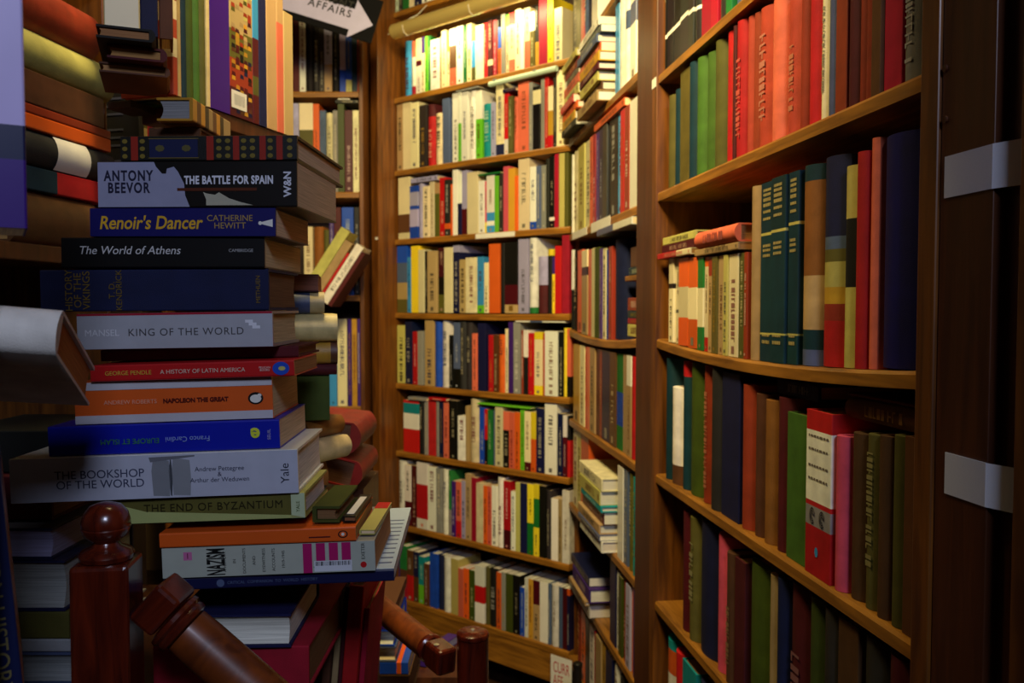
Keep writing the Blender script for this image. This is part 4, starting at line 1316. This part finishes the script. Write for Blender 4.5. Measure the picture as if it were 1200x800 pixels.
for xa in (0.025, 0.125, 0.56, 0.61, 0.70, 0.75, 0.85, 0.96):
    for yy in (0.005, 0.0125, 0.020):
        disc(B1, xa, yy, 0.0024, (120, 104, 40), 1.2, 'gilt_ornament', n=8)
patch(B1, [(0.165, 0.003), (0.44, 0.003), (0.44, 0.0226), (0.165, 0.0226)], (26, 32, 70), 'title_panel')
for yy in (0.0028, 0.0222): patch(B1, [(0.16, yy), (0.445, yy), (0.445, yy+0.0006), (0.16, yy+0.0006)], (130, 110, 40), 'gilt_rule', 0.0002)
for xa in (0.225, 0.375): spine_text(B1, 'ff', xa, 0.0128, 0.010, (110, 100, 50)) if False else disc(B1, xa, 0.0128, 0.0035, (90, 84, 46), 1.4, 'gilt_ornament', 0.0003, 7)

# ------------------------------------------------------------------ second pile, behind and to the right
G2 = 'old books piled behind the front stack'
def turned(name, pa, pb, Y0, Y1, T, d, zb, spec, label, **k):
    """a lying book whose spine runs from pixel column pa at distance Y0 to pb at distance Y1"""
    A = at(pa, 430, Y0); B = at(pb, 430, Y1); U = Vector((B.x-A.x, B.y-A.y, 0)); h = U.length; U.normalize(); w = Vector((-U.y, U.x, 0))
    m = basis(Vector((0, 0, 1)), w, -U, Vector((B.x, B.y, EZ+zb)))
    o = book(name, m, T, h, d, spec, k.pop('hard', True), k.pop('rnd', True), k.pop('pages', 'oldpages'), None, k.pop('mat', M_LEATHER), **k)
    return tag(o, label, 'book', G2)
zb = -0.4135
for T, sp, lb in ((0.062, 'brown', 'thick brown volume low in the old pile behind the front stack'), (0.058, 'maroon', 'dark maroon volume low in the old pile, above the thick brown one')):
    turned('hardback_book', 255, 375, 1.17, 1.17, T, 0.08, zb, sp, lb); zb += T + 0.0005
turned('hardback_book', 300, 369, 1.12, 1.12, 0.028, 0.12, zb+0.002, 'brown', 'brown book hidden beside the green clothbound one')
zb2 = zb + 0.0315
turned('leather_book', 345, 384, 1.135, 1.17, 0.055, 0.10, zb2, 'leather', 'crumpled brown leather book behind the white bookshop hardback')
zb3 = zb2 + 0.0555
turned('leather_book', 338, 412, 1.06, 1.17, 0.030, 0.07, zb3, 'parchment', 'cream vellum-bound book slanting out behind the blue paperback')
turned('leather_book', 326, 404, 1.05, 1.18, 0.026, 0.07, zb3+0.0308, 'leather,.12,brown,.42,leather', 'tan leather book with a dark title band, above the vellum one')
zb4 = zb3 + 0.0573
turned('hardback_book', 318, 386, 1.10, 1.116, 0.060, 0.13, zb4, 'moss', 'fat dark-green book under the gilt-brown spines behind the stack', mat=M_CLOTH, rnd=False)
zb5 = zb4 + 0.0605
turned('hardback_book', 318, 395, 1.092, 1.11, 0.014, 0.13, zb5, 'maroon', 'thin dark book lying on the fat green one behind the stack', mat=M_CLOTH)
zb6 = zb5 + 0.0145
turned('leather_book', 312, 396, 1.082, 1.104, 0.029, 0.13, zb6, 'leather,.5,gold,.9,brown', 'gold-brown rounded spine below the larger cream one, behind the stack')
turned('leather_book', 312, 396, 1.075, 1.097, 0.035, 0.14, zb6+0.0295, 'parchment', 'cream-tan rounded spine behind the silver-grey World book')
turned('leather_book', 312, 381, 1.075, 1.094, 0.028, 0.14, zb6+0.065, 'parchment,.35,slate,.75,parchment', 'small tan spine with a dark title label, behind the navy Vikings book')
turned('hardback_book', 312, 373, 1.08, 1.08, 0.022, 0.13, zb6+0.0935, 'crimson', 'reddish-paged book topmost of the pile behind the stack', flip=False) if False else tag(
    lay('paperback_book', 312, 373, 315, 0.022, 1.094, 0.13, zb6+0.0935, 'maroon', ang=11, flip=True, pages=(150, 100, 84), group=G2)[0], 'closed book showing reddish page edges, topmost of the old pile')
# red leather books whose ends face us
def endon(name, pl, pr, Y, T, L, zb, spec, label, group, rotz=0.0, tilt=0.0, spine='right', pages='darkpages', mat=M_LEATHER, hard=True, rnd=True):
    """a lying book with its head towards us and the spine at the right or left"""
    A = at(pl, 500, Y); B = at(pr, 500, Y); d = B.x - A.x
    X = Vector((0, 0, 1)); Yv = Vector((-1 if spine == 'right' else 1, 0, 0)); Z = X.cross(Yv)
    O = Vector((B.x if spine == 'right' else A.x, Y + (0 if Z.y > 0 else L), EZ + zb)); P = Matrix.Translation((B.x, Y, EZ + zb))
    m = P @ Matrix.Rotation(math.radians(rotz), 4, 'Z') @ Matrix.Rotation(math.radians(tilt), 4, 'Y') @ P.inverted() @ basis(X, Yv, Z, O)
    o = book(name, m, T, L, d, spec, hard, rnd, pages, None, mat); return tag(o, label, 'book', group)
b = MB(); b.box(-0.34, -0.2285, 1.301, 1.45, 0.0005, EZ-0.279); struct('trim_3', b, M_DARK)
GR = 'red leather books behind the stack'
endon('leather_book', 366, 420, 1.27, 0.042, 0.15, -0.275, 'oxblood', 'red leather book lying end-on below the other red one', GR, tilt=14)
endon('leather_book', 360, 421, 1.27, 0.046, 0.15, -0.220, 'oxblood', 'red leather book lying end-on with a bulging spine, under the vellum book', GR, tilt=6)
# small books lying with their covers up, right of the olive hardback
endon('hardback_book', 365, 397, 0.872, 0.017, 0.105, ZO_+0.0030, 'moss', 'green clothbound book lying on the orange paperback beside the olive hardback', G2, spine='left', mat=M_CLOTH, hard=True, rnd=False)
endon('paperback_book', 400, 416, 0.874, 0.006, 0.105, ZO_+0.0030, 'black', 'small black book with a white lettered label lying on the orange paperback', G2, spine='left', mat=M_PAPER, hard=False, rnd=False)
bk = bpy.data.objects[[o.name for o in COL.objects if o.get('label', '').startswith('small black book with a white')][0]]
mb = MB(); mb.box(0.0061, 0.0064, 0.003, 0.0105, 0.010, 0.090, 'white'); mb.build('title_label', M_INK, bk)
endon('paperback_book', 420, 438.5, 0.880, 0.005, 0.125, ZN_+0.0038, 'khaki', 'yellow paperback with a red-banded end, right of the small black book', G2, spine='left', mat=M_PAPER, hard=False, rnd=False, pages='pages')
bk = bpy.data.objects[[o.name for o in COL.objects if o.get('label', '').startswith('yellow paperback with a red-banded')][0]]
mb = MB(); mb.box(0.0051, 0.0054, 0.0005, 0.0155, 0.095, 0.1245, 'red'); mb.build('red_band', M_INK, bk)
# ------------------------------------------------------------------ leaning books right of the crimson book
G3 = 'books leaning beside the crimson book'
def upright(name, px0, px1, Y, ybot, ytop, d, spec, label, group, lean=0.0, rotz=0.0, hard=True, rnd=False, pages='pages', mat=None, zbase=None, back=0.0, text=None):
    """an upright book, spine towards us; lean tips its head to the right, back tips its head away"""
    A = at(px0, ybot, Y); B = at(px1, ybot, Y); T = B.x - A.x; h = at(px0, ytop, Y).z - (A.z if zbase is None else EZ+zbase)
    R = Matrix.Rotation(math.radians(rotz), 3, 'Z') @ Matrix.Rotation(math.radians(lean), 3, 'Y') @ Matrix.Rotation(math.radians(-back), 3, 'X')
    O = Vector((A.x, Y, A.z if zbase is None else EZ+zbase))
    m = basis(R @ Vector((1, 0, 0)), R @ Vector((0, 1, 0)), R @ Vector((0, 0, 1)), O)
    o = book(name, m, T, h, d, spec, hard, rnd, pages, text, mat)
    return tag(o, label, 'book', group)
xq = -0.2600; lean_ = math.radians(5)
for T, Y, h_, sp, lb in ((.010, 1.075, .29, 'brown', 'thin brown book leaning nearest the crimson book'), (.008, 1.085, .295, 'tan', 'thin tan book leaning between brown and dark red ones'),
        (.006, 1.085, .30, 'maroon', 'thin dark red book leaning beside the bright pinkish-red one'), (.019, 1.075, .305, 'red', 'bright pinkish-red book leaning in the lamp light'),
        (.007, 1.09, .27, 'crimson', 'thin crimson book leaning at the right of the bright red one')):
    R = Matrix.Rotation(lean_, 3, 'Y')
    o = book('hardback_book', basis(R @ Vector((1, 0, 0)), Vector((0, 1, 0)), R @ Vector((0, 0, 1)), Vector((xq, Y, EZ-0.658))), T, h_, 0.14, sp, True, False, 'darkpages', None, M_CLOTH)
    tag(o, lb, 'book', G3); xq += (T+0.0006)/math.cos(lean_)
# low pile on the floor step beyond the rail
b = MB(); b.box(-0.50, -0.22, 1.50, 1.86, 0.0005, EZ-0.80); struct('trim_4', b, M_DARK)
G4 = 'books in the low pile beyond the handrail'
zq = -0.799
for T, x0, x1, sp, pg, fl, lb in ((.030, 424, 466, 'khaki', 'pages', 0, 'cream book lowest in the low pile beyond the rail'), (.060, 420, 480, 'brown,.7,navy', 'darkpages', 1, 'thick dark book with blue edge in the low pile beyond the rail'),
        (.024, 424, 478, 'blue,.75,orange,.85,blue', 'pages', 0, 'blue paperback with an orange spot in the low pile'), (.030, 420, 464, 'slate', 'pages', 1, 'slate-blue book showing page edges in the low pile'),
        (.032, 422, 462, 'blue', 'whitepages', 1, 'white-paged book with blue cover in the low pile'), (.022, 424, 460, 'purple', 'pages', 0, 'purple book near the top of the low pile'),
        (.020, 420, 462, 'brown', 'darkpages', 0, 'brown book topmost of the low pile beyond the rail')):
    lay('hardback_book' if fl else 'paperback_book', x0, x1, 740, T, 1.62, 0.19, zq, sp, hard=bool(fl), flip=bool(fl), pages=pg, label=lb, group=G4); zq += T + 0.0006
o, _, _ = lay('paperback_book', 484, 498, 790, 0.02, 1.95, 0.16, -0.835, 'purple', ang=-25, pages='lilac', label='purple book lying low beyond the handrail, near the plinth', group=G4)
b = MB(); b.box(-0.25, -0.08, 1.9, 2.15, 0.0005, EZ-0.837); struct('trim_5', b, M_DARK)

# ------------------------------------------------------------------ big tilted book at the left
O_ = at(62, 411, 0.60); E_ = Vector((-0.040, 0.128, -0.052)).normalized()
Ud = Vector((1, 0.12, -0.03)); Ud = (Ud - E_*Ud.dot(E_)).normalized(); up_ = Ud.cross(E_)
o = book('hardback_book', basis(up_, E_, -Ud, O_), 0.0345, 0.20, 0.150, 'white', True, True, (196, 130, 56), None, M_CLOTH)
tag(o, 'big grey-white hardback with brown page edges, jutting in at the left edge', 'book')
# the blue history book below it
o = upright('hardback_book', -22, 24, 0.60, 850, 555, 0.15, 'navy', 'blue history hardback leaning upright at the lower left corner', None, lean=-4, rotz=31, pages='oldpages', mat=M_PAPER, zbase=-0.30)
letters('MODERN HISTORY', o, o.matrix_basis @ basis(Vector((0, 0, -1)), Vector((1, 0, 0)), Vector((0, -1, 0)), (0.0155, -0.0008, 0.088)), 0.0165, (120, 110, 70))
mb = MB(); mb.box(0.0279, 0.0283, 0.003, 0.148, 0.0, 0.17, 'leather'); mb.build('board_edge', M_PAPER, o)
# pale books piled behind the newel
G5 = 'books piled behind the ball-topped newel'
zq = -0.4135
for T, x0, x1, sp, pg, fl, lb in ((.036, -60, 88, 'slate', 'greyblue', 1, 'grey-edged book with dark cover, lowest of the pile behind the newel'), (.014, -60, 92, 'greyblue', 'pages', 0, 'pale grey-blue book second in the pile behind the newel'),
        (.030, -60, 80, 'olive', 'darkpages', 0, 'olive book in the pile behind the newel, under blue-white pages'), (.056, -60, 76, 'navy', 'greyblue', 1, 'thick book with blue-white page edges behind the newel'), (.035, -60, 62, 'navy', 'lilac', 1, 'dark-blue book topmost of the pile behind the newel')):
    lay('hardback_book', x0, x1, 690, T, 0.92, 0.17, zq, sp, hard=True, flip=bool(fl), pages=pg, label=lb, group=G5); zq += T + 0.0006
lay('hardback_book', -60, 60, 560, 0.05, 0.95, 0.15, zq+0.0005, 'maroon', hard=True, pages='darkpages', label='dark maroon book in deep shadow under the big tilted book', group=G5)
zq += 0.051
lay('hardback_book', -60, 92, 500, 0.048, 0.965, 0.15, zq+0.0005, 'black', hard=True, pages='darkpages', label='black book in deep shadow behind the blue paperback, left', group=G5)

# ------------------------------------------------------------------ left bookcase, its spines turned to the right
LW = Case((-0.600, 1.040), (-0.556, 1.400))
leftc = empty('bookcase', M=LW.M()); tag(leftc, 'dark wooden bookcase at the left packed with flat piles and upright books', 'bookcase')
LW2 = Case((-0.462, 1.123), (-0.367, 1.440), 0.2)
def lwbox(name, u0, u1, w0, w1, z0, z1, mat=M_DARK): return box_part(name, u0, u1, w0, w1, z0, z1, mat, leftc)
lwbox('shelf_board', -0.12, 0.215, 0.006, 0.25, 0.058, 0.080)
lwbox('shelf_board', 0.222, 0.60, 0.006, 0.25, 0.168, 0.188)
lwbox('side_panel', 0.2155, 0.2215, 0.02, 0.25, BOT, TOP, M_POST)
lwbox('side_panel', 0.262, 0.282, 0.15, 0.25, 0.189, TOP, M_POST)
lwbox('back_panel', -0.2, 0.7, 0.2505, 0.262, BOT, TOP, M_BACK)
lwbox('shelf_board', 0.05, 0.2, 0.02, 0.25, 0.452, 0.470)
GL = 'books lying in the left bookcase'
def llay(u0, u1, T, zb, spec, label, off=0.0, rnd=False, hard=True, d=0.15, mat=M_CLOTH, pages='oldpages', name='hardback_book'):
    m = basis(Vector((0, 0, 1)), LW.w, -LW.U, LW.pt(u1, off, zb))
    o = book(name, m, T, u1-u0, d, spec, hard, rnd, pages, None, mat, jitter=0.02); tag(o, label, 'book', GL); return o
zq = 0.0806
LI = [(.066, 0.0, .165, 'brown', True, M_LEATHER, 'big brown leather volume lowest in the left flat pile'), (.030, 0.0, .19, 'petrol,.42,red', False, M_CLOTH, 'blue-and-red book second from the bottom of the left flat pile'),
      (.046, 0.0, .205, 'charcoal', True, M_CLOTH, 'dark grey rounded book with a white paper label, left flat pile'), (.019, 0.0, .2, 'orange', False, M_PAPER, 'thin orange paperback in the left flat pile'),
      (.012, 0.0, .2, 'rust', False, M_PAPER, 'thin dark-red book above the orange one, left flat pile'), (.042, 0.0, .185, 'brown', False, M_LEATHER, 'dark patterned old book under the yellow-green one, left pile'),
      (.052, 0.0, .207, 'khaki', True, M_CLOTH, 'fat yellow-green rounded book near the top of the left pile'), (.060, -0.02, .175, 'rust', True, M_LEATHER, 'fat reddish-brown rounded book topmost of the left pile')]
for T, u0, u1, sp, rd, mt, lb in LI:
    o = llay(u0, u1, T-0.0006, zq, sp, lb, off=-0.004 if rd else 0.002, rnd=rd, mat=mt)
    if 'white paper label' in lb:
        mb = MB(); nseg = 8; w_ = T-0.0006; bb = min(0.22*w_, 0.010); h_ = u1-u0
        for k in range(nseg+1):
            x = w_*(0.03+0.94*k/nseg); y = bb*(1-math.sin(math.pi*x/w_)**0.7) - 0.0004
            mb.v += [(x, y, h_*0.30), (x, y, h_*0.64)]
        for k in range(nseg): mb.f.append((2*k, 2*k+2, 2*k+3, 2*k+1)); mb.c.append(lin('white'))
        mb.build('paper_label', M_PLASTIC, o, smooth=60)
    if 'yellow-green' in lb and 'fat' in lb:
        pass
    zq += T
# dark upright books just beyond
GU = 'upright books in the left bookcase'
def lup(case, px0, px1, zb, h, spec, label, d=0.15, off=0.0, hard=True, rnd=False, refy=130, pages='pages', mat=None, group=GU, name='hardback_book', text=None):
    u0 = case.hit(px0, refy, off)[0]; u1 = case.hit(px1, refy, off)[0]
    m = basis(case.U, case.w, Vector((0, 0, 1)), case.pt(u0, off, zb))
    o = book(name, m, u1-u0-0.0004, h, d, spec, hard, rnd, pages, text, mat); return tag(o, label, 'book', group)
LW3 = Case((-0.603, 1.345), (-0.50, 1.75))
o = lup(LW3, 163, 169, 0.1886, 0.205, 'black', 'black book whose lettered cover faces us, below the leaning pile at left')
mb = MB()
for k in range(13):
    if k in (3, 7): continue
    mb.box(-0.0005, -0.0001, 0.03, 0.03+random.uniform(0.04, 0.08), 0.02+0.0125*k, 0.0235+0.0125*k, (70, 72, 90))
mb.build('cover_lettering', M_INK, o)
lup(LW3, 169, 173, 0.1886, 0.20, 'tan,.1,olive,.5,tan', 'thin tan spine right of the black lettered cover')
lup(LW3, 173, 181, 0.1886, 0.205, 'crimson', 'worn crimson spine between the thin tan and blue ones, left', rnd=True, mat=M_CLOTH)
lup(LW3, 181, 190, 0.1886, 0.175, 'blue,.55,cream,.75,blue', 'blue spine with cream lower part beside worn crimson one', hard=False, name='paperback_book')
# board for the tall row
lw2 = leftc
def w2box(name, u0, u1, w0, w1, z0, z1, mat):
    mb = MB(); mb.box(0, u1-u0, 0, w1-w0, 0, z1-z0); q = LW.M().inverted() @ LW2.M() @ Matrix.Translation((u0, w0, z0))
    return mb.build(name, mat, leftc, q, bevel=0.0015)
w2box('shelf_board', 0.09, 0.345, 0.002, 0.10, 0.262, 0.2845, M_DARK)
w2box('shelf_bracket', 0.04, 0.0895, 0.075, 0.115, 0.274, 0.2845, M_BACK)
G6 = 'tall books on the upper left shelf'
K6 = dict(case=LW2, zb=0.2850, refy=100, group=G6, d=0.085)
for x0, x1, h, sp, lb, kw in ((203.5, 209, .25, 'brick,.1,cream,.2,brick,.3,cream,.4,brick,.5,cream,.6,brick,.7,cream,.8,brick', 'pink-and-white patterned thin spine left of the tall green books', {}), (209, 213, .26, 'tan', 'thin tan spine beside the tall green books', {}),
        (213, 221.5, .27, 'petrol', 'tall dark-teal clothbound spine, first of the green books', dict(mat=M_CLOTH, rnd=True)), (221.5, 229, .27, 'moss', 'tall moss-green spine between the dark-teal and mid-green ones', dict(mat=M_CLOTH, rnd=True)),
        (229, 236.5, .27, 'fern', 'tall mid-green spine, third of the green books', dict(mat=M_CLOTH, rnd=True)), (236.5, 243, .27, 'olive', 'tall olive spine beside the purple book', dict(mat=M_CLOTH, rnd=True)),
        (243, 247, .26, 'parchment', 'thin cream spine between the olive and purple books', {}), (247, 270, .265, 'violet', 'broad purple book with red and yellow flower artwork', dict(mat=M_PAPER)),
        (270, 297, .285, 'pages,.35,tan,.55,olive,.7,rust,.85,maroon', 'picture-spined paperback with a white barcode sticker, upper left', dict(mat=M_PAPER, hard=False, name='paperback_book')),
        (297, 304, .29, 'sky,.55,maroon,.75,olive,.85,maroon', 'thin sky-blue and maroon spine right of the picture-spined book', dict(mat=M_PAPER)), (304, 313, .22, 'navy', 'dark navy spine right of the sky-blue one', {}),
        (313, 325, .29, 'tan', 'pinkish-tan blank spine beside the dark navy one', dict(mat=M_PAPER)), (325, 333, .22, 'tan,.2,salmon', 'pale pink spine near the end of the upper left shelf', dict(mat=M_PAPER)),
        (333, 344, .20, 'tan', 'tan book ending the upper left shelf', dict(mat=M_PAPER))):
    k = dict(K6); k.update(kw)
    o = lup(px0=x0, px1=x1, h=h, spec=sp, label=lb, **k)
    if 'flower artwork' in lb:
        w_ = o.data.vertices and max(v.co.x for v in o.data.vertices)
        for cz, cc in ((0.235, 'orange'), (0.208, 'red'), (0.222, 'gold'), (0.19, 'orange')):
            mb = MB(); n = 14; c_ = [(0.012 + (0.011+0.002*(i % 2))*math.cos(2*math.pi*i/n), -0.0005 - 0.0001*(cz*100 % 3), cz + (0.011+0.002*(i % 2))*math.sin(2*math.pi*i/n)) for i in range(n)]
            mb.quad(c_, cc); mb.build('flower_artwork', M_INK, o)
    if 'barcode' in lb:
        w_ = max(v.co.x for v in o.data.vertices); h_ = h; mb = MB(); nx, nz = 5, 46
        for iz in range(nz):
            f = iz/nz
            pal = ['pages','tan','cream','pages'] if f > .72 else ['tan','khaki','olive','rust','gold'] if f > .5 else ['rust','tan','maroon','gold'] if f > .36 else ['maroon','black','brown','gold','navy']
            for ix in range(nx):
                if random.random() < 0.55:
                    x_, z_ = w_*(0.06+0.88*ix/nx), h_*(0.02+0.96*f); mb.quad([(x_, -0.00015, z_), (x_+w_*0.17, -0.00015, z_), (x_+w_*0.15, -0.00015, z_+h_*0.02), (x_+w_*0.02, -0.00015, z_+h_*0.023)], jit(random.choice(pal), .1))
        mb.build('spine_picture', M_INK, o)
        w_ = max(v.co.x for v in o.data.vertices)
        mb = MB(); mb.box(0.002, w_*0.68, -0.0007, -0.0002, 0.012, 0.038, 'white'); s_ = mb.build('barcode_sticker', M_INK, o)
        mb = MB()
        for i in range(14): mb.quad([(w_*(0.14+0.033*i), -0.0009, 0.017), (w_*(0.14+0.033*i)+random.choice((.0004, .0007)), -0.0009, 0.017), (w_*(0.14+0.033*i)+.0005, -0.0009, 0.033), (w_*(0.14+0.033*i), -0.0009, 0.033)], 'charcoal')
        mb.build('barcode', M_INK, s_)
# the little overhanging pile left of them, ends towards us
G7 = 'books in the overhanging pile at upper left'
zq = 0.2855
for pl, pr, Y, T, sp, lb in ((132, 206, 1.075, .012, 'brown', 'brown book lowest in the overhanging pile at upper left'), (140, 203, 1.055, .016, 'maroon', 'dark maroon book in the overhanging pile at upper left'), (128, 190, 1.030, .015, 'black', 'black-covered book with tan page end, topmost of overhanging pile')):
    endon('hardback_book', pl, pr, Y, T, 0.11 if Y > 1.05 else 0.13, zq, sp, lb, G7, pages='oldpages', mat=M_CLOTH, rotz=22); zq += T + 0.0005
def stand(px0, px1, Y, zb, h, d, spec, label, group, rotz=22, **k):
    A = at(px0, 60, Y); B = at(px1, 60, Y); P = Matrix.Translation((A.x, Y, EZ+zb)) @ Matrix.Rotation(math.radians(rotz), 4, 'Z')
    o = book(k.pop('name', 'hardback_book'), P, (B.x-A.x)*math.cos(math.radians(rotz)) - 0.0006, h, d, spec, k.pop('hard', True), k.pop('rnd', False), k.pop('pages', 'pages'), None, k.pop('mat', None))
    return tag(o, label, 'book', group)
stand(122, 165, 1.035, zq+0.0005, 0.12, 0.06, 'parchment,.96,cream', 'cream box-like book standing on the overhanging pile, upper left', G7, mat=M_PAPER)
stand(165, 186, 1.035+0.016, zq+0.0005, 0.13, 0.06, 'navy', 'dark-blue spine standing on the overhanging pile beside the cream book', G7)
stand(187, 204, 1.062, zq+0.0005, 0.12, 0.06, 'brown', 'dull brown spine standing between navy spine and pink-patterned one', G7, mat=M_CLOTH)
# the page-block book with a patterned spine
A = at(226, 125, 1.07); Bq = at(270, 150, 1.21)
Uq = Vector((Bq.x-A.x, Bq.y-A.y, 0)); hq = Uq.length; Uq.normalize(); wq = Vector((-Uq.y, Uq.x, 0))
o = book('hardback_book', basis(Vector((0, 0, 1)), wq, -Uq, Vector((Bq.x, Bq.y, EZ+0.2315))), 0.0285, hq, 0.045, 'gold,.1,brown,.2,gold,.3,black,.4,tan,.5,brown,.6,gold,.7,black,.8,tan', True, False, (150, 150, 150), None, M_PAPER)
tag(o, 'book with grey page end and gold-patterned spine, behind the leather book', 'book')
llab = lay('hardback_book', 175, 235, 190, 0.058, 1.10, 0.12, 0.1715, 'brown', hard=True, pages='darkpages', label='brown book propping the gold-patterned one, behind the leather book', group='books behind the top of the front stack')
# tall lavender book close at the left edge
o = upright('hardback_book', -26, 25, 0.55, 265, -30, 0.075, 'lavender,.58,navy,.72,violet', 'tall lavender and violet book standing very close at the left edge', None, rotz=31, hard=False, mat=M_PAPER)
lwb = MB(); lwb.box(-0.42, -0.352, 0.553, 0.575, 0.0005, at(0, 268, 0.55).z - 0.0015); struct('trim_6', lwb, M_DARK)
llay(0.06, 0.19, 0.020, 0.4706, 'navy', 'dark navy book lying on the high board at upper left', off=0.03, d=0.12)
finish_labels()
